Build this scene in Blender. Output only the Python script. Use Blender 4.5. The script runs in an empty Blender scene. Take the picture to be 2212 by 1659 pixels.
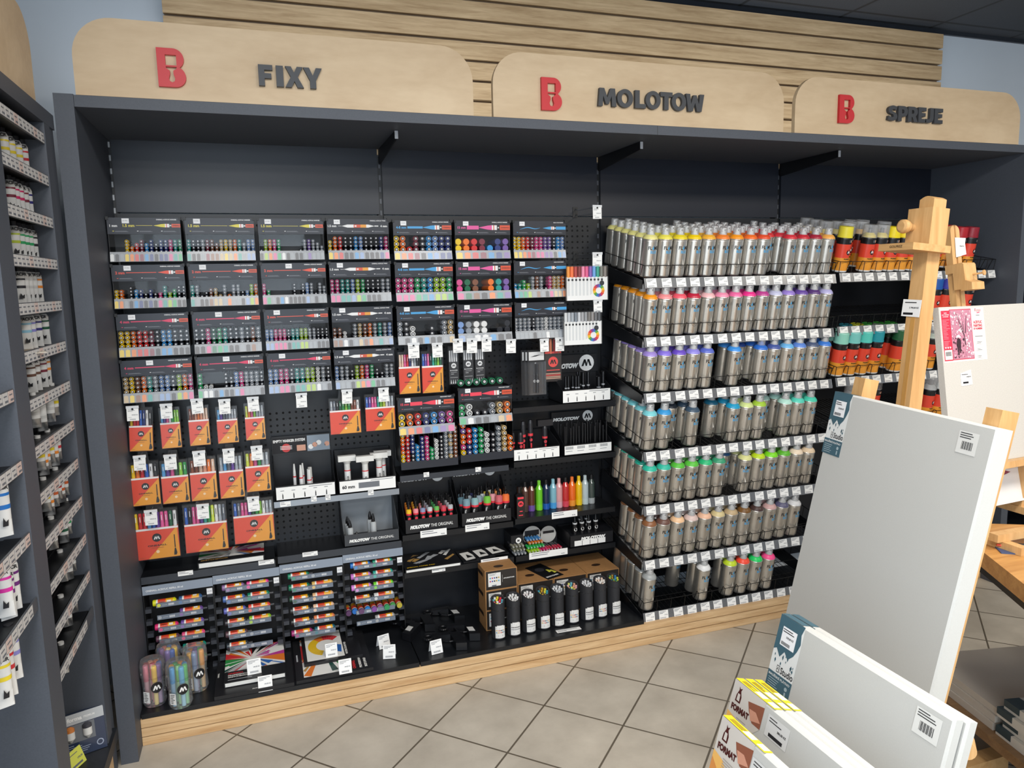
import bpy, math, random
from math import sin, cos, pi, radians
from mathutils import Vector, Matrix
R = random.Random(7)
SC = bpy.context.scene
COL = SC.collection
# ---------- camera geometry (2212 x 1659 frame) ----------
F = 1597.66
CAM = Vector((.4782, -3.1617, 1.6007))
def _axes(yaw=.3294, pit=-.1379, rol=-.022):
    f = Vector((sin(yaw)*cos(pit), cos(yaw)*cos(pit), sin(pit)))
    r = Vector((cos(yaw), -sin(yaw), 0)); u = r.cross(f)
    return cos(rol)*r + sin(rol)*u, -sin(rol)*r + cos(rol)*u, f
CR, CU, CF = _axes()
def ray(px, py): return CF + CR*((px-1106)/F) - CU*((py-829.5)/F)
def PT(px, py, axis, val):
    d = ray(px, py); return CAM + d*((val-CAM[axis])/d[axis])
def PY(px, py, y): return PT(px, py, 1, y)      # point of the world plane y = const seen at that pixel
def PX(px, py, x): return PT(px, py, 0, x)
def PZ(px, py, z): return PT(px, py, 2, z)
def PD(px, py, d): return CAM + ray(px, py)*d
# ---------- materials ----------
def lin(h):
    h = h.lstrip('#'); o = []
    for i in (0, 2, 4):
        c = int(h[i:i+2], 16)/255
        o.append(c/12.92 if c <= .04045 else ((c+.055)/1.055)**2.4)
    return (*o, 1)
_mats = {}
def M(name, h='888888', rough=.5, metal=0., noise=0., nscale=40, coat=0., spec=.5):
    if name in _mats: return _mats[name]
    m = bpy.data.materials.new(name); m.use_nodes = True
    nt = m.node_tree; b = nt.nodes['Principled BSDF']
    b.inputs['Base Color'].default_value = lin(h); b.inputs['Roughness'].default_value = rough
    b.inputs['Metallic'].default_value = metal; b.inputs['Specular IOR Level'].default_value = spec
    if coat: b.inputs['Coat Weight'].default_value = coat; b.inputs['Coat Roughness'].default_value = .08
    if noise:
        tc = nt.nodes.new('ShaderNodeTexCoord'); n = nt.nodes.new('ShaderNodeTexNoise')
        n.inputs['Scale'].default_value = nscale; n.inputs['Detail'].default_value = 6
        mr = nt.nodes.new('ShaderNodeMapRange'); mr.inputs[1].default_value = .3; mr.inputs[2].default_value = .7
        mr.inputs[3].default_value = 1-noise; mr.inputs[4].default_value = 1+noise
        hs = nt.nodes.new('ShaderNodeHueSaturation'); hs.inputs['Color'].default_value = lin(h)
        nt.links.new(tc.outputs['Object'], n.inputs['Vector']); nt.links.new(n.outputs['Fac'], mr.inputs[0])
        nt.links.new(mr.outputs[0], hs.inputs['Value']); nt.links.new(hs.outputs[0], b.inputs['Base Color'])
    _mats[name] = m; return m
def C(h, rough=.4): return M('colour_'+h+('' if rough == .4 else '_r%d' % (rough*100)), h, rough)
def wood(name, h1, h2, axis=0, scale=1., rough=.5, stretch=14):
    if name in _mats: return _mats[name]
    m = bpy.data.materials.new(name); m.use_nodes = True; nt = m.node_tree; b = nt.nodes['Principled BSDF']
    b.inputs['Roughness'].default_value = rough
    tc = nt.nodes.new('ShaderNodeTexCoord'); mp = nt.nodes.new('ShaderNodeMapping')
    s = [26*scale]*3; s[axis] = 26*scale/stretch; mp.inputs['Scale'].default_value = s
    n = nt.nodes.new('ShaderNodeTexNoise'); n.inputs['Scale'].default_value = 1; n.inputs['Detail'].default_value = 8
    n.inputs['Distortion'].default_value = .6
    w = nt.nodes.new('ShaderNodeTexNoise'); w.inputs['Scale'].default_value = 6; w.inputs['Detail'].default_value = 3
    ad = nt.nodes.new('ShaderNodeMath'); ad.operation = 'MULTIPLY_ADD'; ad.inputs[1].default_value = .35
    cr = nt.nodes.new('ShaderNodeValToRGB'); cr.color_ramp.elements[0].position = .38; cr.color_ramp.elements[1].position = .88
    cr.color_ramp.elements[0].color = lin(h2); cr.color_ramp.elements[1].color = lin(h1)
    L = nt.links.new
    L(tc.outputs['Object'], mp.inputs[0]); L(mp.outputs[0], n.inputs['Vector']); L(mp.outputs[0], w.inputs['Vector'])
    L(w.outputs['Fac'], ad.inputs[0]); L(n.outputs['Fac'], ad.inputs[2]); L(ad.outputs[0], cr.inputs[0]); L(cr.outputs[0], b.inputs['Base Color'])
    bp = nt.nodes.new('ShaderNodeBump'); bp.inputs['Strength'].default_value = .15; bp.inputs['Distance'].default_value = .002
    L(ad.outputs[0], bp.inputs['Height']); L(bp.outputs[0], b.inputs['Normal'])
    _mats[name] = m; return m
def clear(name, haze=.08, rough=.06, tint='FFFFFF', gl=1.0):
    if name in _mats: return _mats[name]
    m = bpy.data.materials.new(name); m.use_nodes = True; nt = m.node_tree; nt.nodes.clear()
    o = nt.nodes.new('ShaderNodeOutputMaterial'); t = nt.nodes.new('ShaderNodeBsdfTransparent'); t.inputs[0].default_value = lin(tint)
    d = nt.nodes.new('ShaderNodeBsdfDiffuse'); d.inputs[0].default_value = (.85, .87, .9, 1)
    g = nt.nodes.new('ShaderNodeBsdfGlossy'); g.inputs['Roughness'].default_value = rough
    fr = nt.nodes.new('ShaderNodeFresnel'); fr.inputs['IOR'].default_value = 1.45
    mu = nt.nodes.new('ShaderNodeMath'); mu.operation = 'MULTIPLY'; mu.inputs[1].default_value = gl
    a = nt.nodes.new('ShaderNodeMixShader'); a.inputs[0].default_value = haze
    b = nt.nodes.new('ShaderNodeMixShader'); L = nt.links.new
    L(t.outputs[0], a.inputs[1]); L(d.outputs[0], a.inputs[2]); L(fr.outputs[0], mu.inputs[0]); L(mu.outputs[0], b.inputs[0])
    L(a.outputs[0], b.inputs[1]); L(g.outputs[0], b.inputs[2]); L(b.outputs[0], o.inputs[0])
    _mats[name] = m; return m
BLK = M('black_plastic', '0E0F12', .45); DRK = M('charcoal_metal', '262A31', .42, noise=.12, nscale=30)
FRAME = M('grey_laminate', '4A4F58', .55, noise=.07, nscale=250); PANEL = M('black_panel', '181C27', .36, noise=.05, nscale=8)
SHELF = M('black_shelf', '14161A', .35, noise=.08, nscale=20); WHITE = M('white_print', 'F2F2F0', .5); PAPER = M('label_paper', 'E9EAEC', .6, noise=.03, nscale=90)
INK = M('black_ink', '15151A', .6); GREYINK = M('grey_ink', '6C7078', .6); CHROME = M('chrome_wire', 'C8CACC', .18, 1.)
WIRE = M('black_wire', '0B0C0E', .4); CARD = M('dark_card', '262932', .4); CLEAR = clear('clear_acrylic', .02, .03, gl=.55); HAZE = clear('frosted_strip', .1, .25, gl=.6)
CAPM = clear('clear_cap', .26, .1, gl=.7); WRAP = clear('clear_wrap', .02, .2, gl=.7); SILVER = M('silver_can', 'D4D0C8', .3, .86, noise=.03, nscale=60)
# ---------- text ----------
_txt = {}
def text2d(s, bold=.0, depth=0.):
    k = (s, bold, depth)
    if k in _txt: return _txt[k]
    c = bpy.data.curves.new('lettering', 'FONT'); c.body = s; c.size = 1; c.offset = bold; c.resolution_u = 3; c.extrude = depth
    o = bpy.data.objects.new('lettering', c); COL.objects.link(o)
    dg = bpy.context.evaluated_depsgraph_get(); me = bpy.data.meshes.new_from_object(o.evaluated_get(dg))
    v = [tuple(p.co) for p in me.vertices]; f = [tuple(p.vertices) for p in me.polygons]
    bpy.data.objects.remove(o); bpy.data.curves.remove(c); bpy.data.meshes.remove(me)
    x0 = min(p[0] for p in v); x1 = max(p[0] for p in v); y0 = min(p[1] for p in v); y1 = max(p[1] for p in v)
    _txt[k] = (v, f, x0, x1, y0, y1); return _txt[k]
def outline2d(splines, depth):
    c = bpy.data.curves.new('o', 'CURVE'); c.dimensions = '2D'; c.fill_mode = 'BOTH'; c.extrude = depth/2
    for pts in splines:
        s = c.splines.new('POLY'); s.points.add(len(pts)-1); s.use_cyclic_u = True
        for q, p in zip(s.points, pts): q.co = (p[0], p[1], 0, 1)
    o = bpy.data.objects.new('o', c); COL.objects.link(o)
    me = bpy.data.meshes.new_from_object(o.evaluated_get(bpy.context.evaluated_depsgraph_get()))
    v = [tuple(p.co) for p in me.vertices]; f = [tuple(p.vertices) for p in me.polygons]
    bpy.data.objects.remove(o); bpy.data.curves.remove(c); bpy.data.meshes.remove(me)
    return v, f
FRONT = lambda u, v, w: (u, -w, v)               # u right, v up, w towards -y
# ---------- mesh builder ----------
class MB:
    def __init__(s): s.v = []; s.f = []; s.m = []; s.s = []
    def add(s, vs, fs, mi=0, sm=False):
        n = len(s.v); s.v += [tuple(p) for p in vs]
        for i, f in enumerate(fs):
            s.f.append(tuple(n+k for k in f)); s.m.append(mi[i] if isinstance(mi, list) else mi); s.s.append(sm)
        return s
    def box(s, x0, x1, y0, y1, z0, z1, mi=0):
        v = [(x, y, z) for x in (x0, x1) for y in (y0, y1) for z in (z0, z1)]
        return s.add(v, [(0, 1, 3, 2), (4, 6, 7, 5), (0, 4, 5, 1), (2, 3, 7, 6), (0, 2, 6, 4), (1, 5, 7, 3)], mi)
    def hexa(s, lo, hi, mi=0):                    # two quads of 4 points
        return s.add(list(lo)+list(hi), [(3, 2, 1, 0), (4, 5, 6, 7), (0, 1, 5, 4), (1, 2, 6, 5), (2, 3, 7, 6), (3, 0, 4, 7)], mi)
    def slab(s, o, e, h, n, w, ht, t, mi=0):      # box on axes e (width) h (down) n (normal), front at o
        o, e, h, n = map(Vector, (o, e, h, n)); q = [o, o+e*w, o+e*w+h*ht, o+h*ht]
        return s.hexa(q, [p-n*t for p in q], mi)
    def lathe(s, prof, n=16, mi=0, o=(0, 0, 0), ax=None, cap=True):
        o = Vector(o); z = Vector(ax or (0, 0, 1)).normalized(); x = z.orthogonal().normalized(); y = z.cross(x)
        ms = mi if isinstance(mi, list) else [mi]*(len(prof)-1)
        for k in range(len(prof)-1):
            (r0, h0), (r1, h1) = prof[k], prof[k+1]
            a = [o+z*h0+(x*cos(2*pi*i/n)+y*sin(2*pi*i/n))*r0 for i in range(n)]
            b = [o+z*h1+(x*cos(2*pi*i/n)+y*sin(2*pi*i/n))*r1 for i in range(n)]
            s.add(a+b, [(i, (i+1) % n, n+(i+1) % n, n+i) for i in range(n)], ms[k], abs(h1-h0) > 1e-6)
        if cap:
            for (r, h), m_, fl in ((prof[0], ms[0], 1), (prof[-1], ms[-1], 0)):
                if r > 1e-5:
                    a = [o+z*h+(x*cos(2*pi*i/n)+y*sin(2*pi*i/n))*r for i in range(n)]
                    s.add(a, [tuple(range(n))[::-1] if fl else tuple(range(n))], m_)
        return s
    def rod(s, a, b, r, n=8, mi=0):
        a, b = Vector(a), Vector(b); return s.lathe([(r, 0), (r, (b-a).length)], n, mi, a, b-a)
    def path(s, pts, r, n=6, mi=0):
        for a, b in zip(pts, pts[1:]): s.rod(a, b, r, n, mi)
        return s
    def poly(s, pts, w0=0, w1=None, mi=0, fn=FRONT):
        n = len(pts)
        if w1 is None: return s.add([fn(u, v, w0) for u, v in pts], [tuple(range(n))], mi)
        return s.add([fn(u, v, w0) for u, v in pts]+[fn(u, v, w1) for u, v in pts],
                     [tuple(range(n))[::-1], tuple(range(n, 2*n))]+[(i, (i+1) % n, n+(i+1) % n, n+i) for i in range(n)], mi)
    def rect(s, u0, v0, u1, v1, w=0, mi=0, fn=FRONT): return s.poly([(u0, v0), (u1, v0), (u1, v1), (u0, v1)], w, None, mi, fn)
    def disc(s, u, v, r, w=0, mi=0, n=20, fn=FRONT, ry=None):
        return s.poly([(u+r*cos(2*pi*i/n), v+(ry or r)*sin(2*pi*i/n)) for i in range(n)], w, None, mi, fn)
    def text(s, t, u, v, h=None, w=0, mi=0, width=None, al='l', bold=.0, fn=FRONT, depth=0., rot=0., shear=0.):
        vv, ff, x0, x1, y0, y1 = text2d(t, bold, depth)
        sx = sy = (h/(y1-y0)) if h else width/(x1-x0)
        if h and width: sx = width/(x1-x0)
        if width and not h: sy = sx
        W = (x1-x0)*sx; off = {'l': 0, 'c': -W/2, 'r': -W}[al]; out = []
        for x, y, z in vv:
            a, b = (x-x0)*sx+off, (y-y0)*sy; a += shear*b
            if rot: a, b = a*cos(rot)-b*sin(rot), a*sin(rot)+b*cos(rot)
            out.append(fn(u+a, v+b, w+(z+depth)*(sx if depth else 1)))
        return s.add(out, ff, mi)
    def build(s, name, mats, parent=None, loc=None, rot=None):
        me = bpy.data.meshes.new(name); me.from_pydata(s.v, [], s.f)
        for m in (mats if isinstance(mats, (list, tuple)) else [mats]): me.materials.append(m)
        me.polygons.foreach_set('material_index', s.m); me.polygons.foreach_set('use_smooth', s.s); me.update()
        return inst(name, me, parent, loc, rot)
def inst(name, me, parent=None, loc=None, rot=None, mats=None):
    o = bpy.data.objects.new(name, me); COL.objects.link(o)
    if parent: o.parent = parent
    if loc is not None: o.location = loc
    if rot is not None: o.rotation_euler = rot
    for i, m in (mats or {}).items():
        o.material_slots[i].link = 'OBJECT'; o.material_slots[i].material = m
    return o
def tag(o, label=None, cat=None, group=None, kind=None):
    if label: o['label'] = label
    if cat: o['category'] = cat
    if group: o['group'] = group
    if kind: o['kind'] = kind
    return o
def thing(name, label, cat, loc=(0, 0, 0), rot=None, group=None):
    o = bpy.data.objects.new(name, None); COL.objects.link(o); o.empty_display_size = .02; o.location = loc
    if rot: o.rotation_euler = rot
    return tag(o, label, cat, group)
ORD = ['first', 'second', 'third', 'fourth', 'fifth', 'sixth', 'seventh', 'eighth', 'ninth', 'tenth', 'eleventh', 'twelfth', 'thirteenth', 'fourteenth', 'fifteenth']
def bend(rad, fn0=0.): return lambda u, v, w: ((rad+w)*sin(u/rad+fn0), -(rad+w)*cos(u/rad+fn0), v)
def logo(mb, u, v, r, w, dark, light, fn=FRONT):
    mb.disc(u, v, r, w, dark, 20, fn)
    for q in ([(-.68, -.4), (-.4, -.4), (-.16, .2), (-.14, .42), (-.34, .42)], [(-.34, .42), (-.12, .42), (.04, 0), (.06, -.4), (-.12, -.4)], [(-.02, -.4), (.06, -.4), (.16, .0), (.36, .42), (.14, .42)], [(.14, .42), (.38, .42), (.68, -.4), (.40, -.4)]):
        mb.poly([(u+a*r, v+b*r) for a, b in q], w+.0003, None, light, fn)
def lines(mb, u0, u1, v, n, dv, h, w, mi, rr=R, fn=FRONT):
    for i in range(n): mb.rect(u0, v-i*dv-h, u0+(u1-u0)*rr.uniform(.45, 1), v-i*dv, w, mi, fn)
# ---------- setting ----------
def floor_mat():
    m = bpy.data.materials.new('floor_tiles'); m.use_nodes = True; nt = m.node_tree; b = nt.nodes['Principled BSDF']; L = nt.links.new
    ge = nt.nodes.new('ShaderNodeNewGeometry'); mp = nt.nodes.new('ShaderNodeMapping'); mp.vector_type = 'TEXTURE'
    s = .3123; mp.inputs['Location'].default_value = (1.1958, -.4927, 0); mp.inputs['Rotation'].default_value = (0, 0, -.7906); mp.inputs['Scale'].default_value = (s, s, s)
    sp = nt.nodes.new('ShaderNodeSeparateXYZ'); L(ge.outputs['Position'], mp.inputs[0]); L(mp.outputs[0], sp.inputs[0])
    ds = []
    for i in (0, 1):
        fr = nt.nodes.new('ShaderNodeMath'); fr.operation = 'PINGPONG'; fr.inputs[1].default_value = .5; L(sp.outputs[i], fr.inputs[0]); ds.append(fr)
    mn = nt.nodes.new('ShaderNodeMath'); mn.operation = 'MINIMUM'; L(ds[0].outputs[0], mn.inputs[0]); L(ds[1].outputs[0], mn.inputs[1])
    mr = nt.nodes.new('ShaderNodeMapRange'); mr.interpolation_type = 'SMOOTHSTEP'; mr.inputs[1].default_value = .009; mr.inputs[2].default_value = .013; L(mn.outputs[0], mr.inputs[0])
    n = nt.nodes.new('ShaderNodeTexNoise'); n.inputs['Scale'].default_value = 5; n.inputs['Detail'].default_value = 9; n.inputs['Roughness'].default_value = .62; L(ge.outputs['Position'], n.inputs['Vector'])
    cr = nt.nodes.new('ShaderNodeValToRGB'); cr.color_ramp.elements[0].position = .3; cr.color_ramp.elements[1].position = .72
    cr.color_ramp.elements[0].color = lin('ADA598'); cr.color_ramp.elements[1].color = lin('C9C1B3'); L(n.outputs['Fac'], cr.inputs[0])
    mx = nt.nodes.new('ShaderNodeMix'); mx.data_type = 'RGBA'; mx.inputs[6].default_value = lin('5F574B'); L(mr.outputs[0], mx.inputs[0]); L(cr.outputs[0], mx.inputs[7]); L(mx.outputs[2], b.inputs['Base Color'])
    b.inputs['Roughness'].default_value = .42
    bp = nt.nodes.new('ShaderNodeBump'); bp.inputs['Strength'].default_value = .35; bp.inputs['Distance'].default_value = .003; L(mr.outputs[0], bp.inputs['Height']); L(bp.outputs[0], b.inputs['Normal'])
    return m
def ceil_mat():
    m = bpy.data.materials.new('ceiling_tiles'); m.use_nodes = True; nt = m.node_tree; b = nt.nodes['Principled BSDF']; L = nt.links.new
    ge = nt.nodes.new('ShaderNodeNewGeometry'); mp = nt.nodes.new('ShaderNodeMapping'); mp.vector_type = 'TEXTURE'
    mp.inputs['Location'].default_value = (3.37, -.05, 0); mp.inputs['Scale'].default_value = (.6, .6, .6)
    sp = nt.nodes.new('ShaderNodeSeparateXYZ'); L(ge.outputs['Position'], mp.inputs[0]); L(mp.outputs[0], sp.inputs[0]); ds = []
    for i in (0, 1):
        fr = nt.nodes.new('ShaderNodeMath'); fr.operation = 'PINGPONG'; fr.inputs[1].default_value = .5; L(sp.outputs[i], fr.inputs[0]); ds.append(fr)
    mn = nt.nodes.new('ShaderNodeMath'); mn.operation = 'MINIMUM'; L(ds[0].outputs[0], mn.inputs[0]); L(ds[1].outputs[0], mn.inputs[1])
    mr = nt.nodes.new('ShaderNodeMapRange'); mr.inputs[1].default_value = .012; mr.inputs[2].default_value = .02; L(mn.outputs[0], mr.inputs[0])
    n = nt.nodes.new('ShaderNodeTexNoise'); n.inputs['Scale'].default_value = 180; L(ge.outputs['Position'], n.inputs['Vector'])
    cr = nt.nodes.new('ShaderNodeValToRGB'); cr.color_ramp.elements[0].color = lin('2C3036'); cr.color_ramp.elements[1].color = lin('3B4048'); L(n.outputs['Fac'], cr.inputs[0])
    mx = nt.nodes.new('ShaderNodeMix'); mx.data_type = 'RGBA'; mx.inputs[6].default_value = lin('1B1D21'); L(mr.outputs[0], mx.inputs[0]); L(cr.outputs[0], mx.inputs[7]); L(mx.outputs[2], b.inputs['Base Color'])
    b.inputs['Roughness'].default_value = .8; return m
def struct(name, mb, mat): return tag(mb.build(name, mat), kind='structure')
struct('floor', MB().box(-.6, 7.5, -7, .12, -.05, 0), floor_mat())
WALL = M('painted_wall', 'C4CDD6', .8, noise=.02, nscale=3)
struct('wall_back', MB().box(-.6, 7.5, .06, .12, 0, 2.95), WALL)
struct('wall_left', MB().box(-.66, -.6, -7, .12, 0, 2.95), WALL)
struct('ceiling', MB().box(-.6, 7.5, -7, .12, 2.89, 2.95), ceil_mat())
struct('trim_1', MB().box(-.6, 7.5, .045, .06, 2.868, 2.89), DRK)
OAK = wood('slat_oak', 'CBB08A', '9E815C', 0, 2.4, .5, 16)
mb = MB()
for i in range(9):
    z = 2.852-.0815*i
    mb.box(.222, 4.03, .005, .03, z-.069, z, 0)
mb.box(.225, 4.027, .03, .06, 2.15, 2.84, 1)
struct('trim_2', mb, [OAK, M('slat_groove', '7A6753', .7)])
# ---------- the wall cabinet ----------
cab = thing('display_cabinet', 'long charcoal grey shop cabinet with open front along the back wall', 'shelving', (2, 0, 0))
def part(name, mb, mats, parent=cab):
    o = mb.build(name, mats, parent); 
    if parent is cab: o.location = (-2, 0, 0)
    return o
part('side_panel', MB().box(-.056, -.002, -.53, .055, 0, 2.19), FRAME)
part('side_panel', MB().box(3.99, 4.035, -.53, .055, 0, 2.19), FRAME)
part('top_panel', MB().box(-.001, 3.989, -.53, .055, 2.153, 2.1875), FRAME)
part('top_seam', MB().box(1.998, 1.9995, -.5305, -.5295, 2.154, 2.187), BLK)
PERF = M('perforated_panel', '15181E', .4)
def perf(mb, x0, x1, z0, z1, st=.0257, y=-.0008):
    # rows of round holes of the peg board
    for j in range(int((z1-z0)/st)):
        for i in range(int((x1-x0)/st)):
            mb.disc(x0+st*(i+.5), z0+st*(j+.5), .0052, -y, 1, 6)
for k in range(4):
    x0 = k+.009; x1 = k+.991
    part('back_panel', MB().box(x0, x1, 0, .012, 1.89, 2.175), PANEL)
    mb = MB().box(x0, x1, 0, .012, .1, 1.885)
    if k < 3: perf(mb, x0+.02, x1-.02, 1.83, 1.88)
    if k == 0: perf(mb, x0+.02, x1-.02, .53, 1.12)
    if k == 1: perf(mb, x0+.02, x1-.02, 1.0, 1.40); perf(mb, 1.75, x1-.02, 1.4, 1.86); perf(mb, 1.4, x1-.02, .6, .8)
    part('back_panel', mb, [PERF, M('hole_black', '020203', .8)])
SLOT = M('slot_light', 'B9BDC2', .6)
for k in range(5):
    mb = MB().box(k-.012, k+.012, .012, .05, .1, 2.175, 0)
    if k < 4:
        for j in range(13): mb.box(k-.004, k+.004, .0095, .0121, 1.55+.048*j, 1.57+.048*j, 1 if k == 0 else 2)
    part('upright', mb, [BLK, SLOT, C('4A4D54')])
for k in (1, 2, 3):
    mb = MB().poly([(-.0, 2.152), (-.40, 2.152), (-.40, 2.122), (-.03, 2.092), (0, 2.092)], k-.003, k+.003, 0, lambda u, v, w: (w, u, v))
    mb.box(k-.006, k+.006, -.402, -.40, 2.122, 2.15, 1)
    part('bracket', mb, [BLK, C('A8ABB0')])
OAKP = wood('plinth_oak', 'E0C094', 'B98F60', 0, 2.2, .45, 16)
mb = MB()
for i in range(3): mb.box(-.001, 3.989, -.44, -.42, .001+.0335*i, .0312+.0335*i, 0)
mb.box(0, 3.98, -.42, -.40, .001, .09, 1)
part('plinth', mb, [OAKP, M('plinth_groove', '3A2A1A', .8)])
for k in range(4):
    if k > 1:
        part('deck', MB().box(k+.002, k+.998 if k < 3 else 3.988, -.399, -.001, .02, .04), SHELF); continue
    mb = MB().box(k+.002 if k else .0, k+.998 if k < 3 else 3.988, -.432, 0, .1, .115).box(k+.003, k+.997 if k < 3 else 3.987, -.437, -.432, .098, .116)
    part('deck', mb, SHELF)
# ---------- sign boards ----------
MAPLE = wood('maple_board', 'D2BB9A', 'BEA482', 0, .35, .5, 3)
RED = M('emblem_red', 'C3202A', .45); LET = M('letter_grey', '3A3D42', .5)
def arcpts(cx, cz, r, a0, a1, n=10): return [(cx+r*cos(radians(a0+(a1-a0)*i/n)), cz+r*sin(radians(a0+(a1-a0)*i/n))) for i in range(n+1)]
def emblem(h):
    w = h*.78
    o = [(0, 0)]+[(w*.55, 0)]+arcpts(w*.55, h*.27, h*.27, -90, 62, 12)[1:]
    o += arcpts(w*.52, h*.735, h*.265, -40, 90, 12)+[(0, h)]
    hole1 = [(w*.27, h*.56), (w*.62, h*.56), (w*.62, h*.83), (w*.27, h*.83)]
    hole2 = [(w*.27, h*.52), (w*.62, h*.52), (w*.6, h*.47), (w*.5, h*.42), (w*.5, h*.33), (w*.545, h*.22), (w*.52, h*.15), (w*.445, h*.12), (w*.37, h*.15), (w*.345, h*.22), (w*.39, h*.33), (w*.39, h*.42), (w*.29, h*.47)]
    return outline2d([o, hole1, hole2], .012)
def ell(cx, cy, rx, ry, n=28, a0=0, a1=360): return [(cx+rx*cos(radians(a0+(a1-a0)*i/n)), cy+ry*sin(radians(a0+(a1-a0)*i/n))) for i in range(n+(a1-a0 != 360))]
GLYPH = {'F': [[(0, 0), (.42, 0), (.42, .36), (.9, .36), (.9, .6), (.42, .6), (.42, .76), (1, .76), (1, 1), (0, 1)]], 'I': [[(0, 0), (1, 0), (1, 1), (0, 1)]],
 'X': [[(0, 0), (.34, 0), (.5, .3), (.66, 0), (1, 0), (.69, .5), (.98, 1), (.66, 1), (.5, .71), (.34, 1), (.02, 1), (.31, .5)]], 'Y': [[(.34, 0), (.66, 0), (.66, .38), (1, 1), (.68, 1), (.5, .62), (.32, 1), (0, 1), (.34, .38)]],
 'M': [[(0, 0), (.24, 0), (.27, .58), (.42, .12), (.58, .12), (.73, .58), (.76, 0), (1, 0), (.92, 1), (.67, 1), (.5, .48), (.33, 1), (.08, 1)]], 'O': [ell(.5, .5, .5, .52), ell(.5, .5, .22, .29)],
 'L': [[(0, 0), (1, 0), (1, .24), (.42, .24), (.42, 1), (0, 1)]], 'T': [[(.32, 0), (.68, 0), (.68, .75), (1, .75), (1, 1), (0, 1), (0, .75), (.32, .75)]],
 'W': [[(.14, 0), (.38, 0), (.5, .5), (.62, 0), (.86, 0), (1, 1), (.77, 1), (.71, .42), (.58, .94), (.42, .94), (.29, .42), (.23, 1), (0, 1)]], 'E': [[(0, 0), (1, 0), (1, .24), (.42, .24), (.42, .4), (.92, .4), (.92, .63), (.42, .63), (.42, .76), (1, .76), (1, 1), (0, 1)]],
 'P': [[(0, 0), (.38, 0), (.38, .3), (.55, .3)]+ell(.6, .65, .4, .35, 14, -90, 90)+[(0, 1)], [(.38, .52), (.5, .52)]+ell(.5, .65, .13, .13, 8, -90, 90)[1:]+[(.38, .78)]],
 'R': [[(0, 0), (.36, 0), (.36, .32), (.44, .32), (.64, 0), (1, 0), (.76, .38)]+ell(.56, .67, .4, .33, 12, -55, 90)+[(0, 1)], [(.36, .54), (.48, .54)]+ell(.48, .66, .13, .12, 8, -90, 90)[1:]+[(.36, .78)]],
 'J': [[(0, .03)]+ell(.45, .33, .55, .33, 12, -100, 0)+[(1, 1), (.58, 1), (.58, .36)]+ell(.38, .36, .2, .12, 6, 0, -90)+[(.08, .26)]],
 'S': [[(.02, .06)]+ell(.5, .29, .48, .29, 14, -100, 60)+[(.42, .63), (.46, .74), (.62, .77), (.86, .7), (.95, .93)]+ell(.52, .71, .49, .29, 14, 70, 240)+[(.56, .40), (.6, .29), (.5, .235), (.3, .25), (.08, .33)]]}
SPREAD = {'FIXY': [('F', 0, .22), ('I', .272, .385), ('X', .41, .70), ('Y', .70, 1)], 'MOLOTOW': [('M', 0, .165), ('O', .172, .318), ('L', .337, .437), ('O', .436, .577), ('T', .575, .69), ('O', .683, .823), ('W', .82, 1)],
 'SPREJE': [('S', 0, .17), ('P', .182, .352), ('R', .36, .54), ('E', .548, .69), ('J', .672, .828), ('E', .845, 1)]}
def sign(x0, x1, txt, tx0, tx1, tz0, tz1, ex, ez, eh, label, z1=2.417):
    s = thing('sign_board', label, 'sign', ((x0+x1)/2, -.51, 2.1875), group='wooden header signs')
    ox = (x0+x1)/2; z0 = 2.1875; r = .115
    pts = [(x0-ox, .0005), (x1-ox, .0005)]+arcpts(x1-ox-r, z1-z0-r, r, 0, 90)+arcpts(x0-ox+r, z1-z0-r, r, 90, 180)
    MB().poly(pts, 0, .020, 0).build('board', [MAPLE], s)
    mb = MB(); v, f = emblem(eh); mb.add([FRONT(ex-ox+p[0], ez-z0+p[1], .026+p[2]) for p in v], f, 0); mb.build('emblem', RED, s)
    mb = MB()
    for ch, a_, b_ in SPREAD[txt]:
        sp = GLYPH[ch]; hh = tz1-tz0; u = tx0-ox+(tx1-tx0)*a_; W = (tx1-tx0)*(b_-a_); d_ = .014
        v, f = outline2d([[(u+x*W, tz0-z0+y*hh) for x, y in q] for q in sp], d_); mb.add([FRONT(p[0], p[1], .0205+d_/2+p[2]) for p in v], f, 0)
    mb.build('lettering', LET, s)
    return s
a = PY(344, 188, -.53); b = PY(560, 190, -.53); c = PY(694, 148, -.53)
sign(.006, 1.256, 'FIXY', b.x, c.x, 2.244, 2.309, a.x, 2.224, .115, 'pale wood sign board reading FIXY, left end of the cabinet top')
a = PY(1168, 240, -.53); b = PY(1289, 236, -.53); c = PY(1517, 206, -.53)
sign(1.330, 2.588, 'MOLOTOW', b.x, c.x, 2.245, 2.310, a.x, 2.219, .115, 'middle one of the three pale wood sign boards on the cabinet')
a = PY(1808, 267, -.53); b = PY(1912, 264, -.53); c = PY(2032, 232, -.53)
sign(2.645, 3.93, 'SPREJE', b.x, c.x, 2.257, 2.321, a.x, 2.236, .115, 'pale wood sign board reading SPREJE, right end of the cabinet top')
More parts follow.
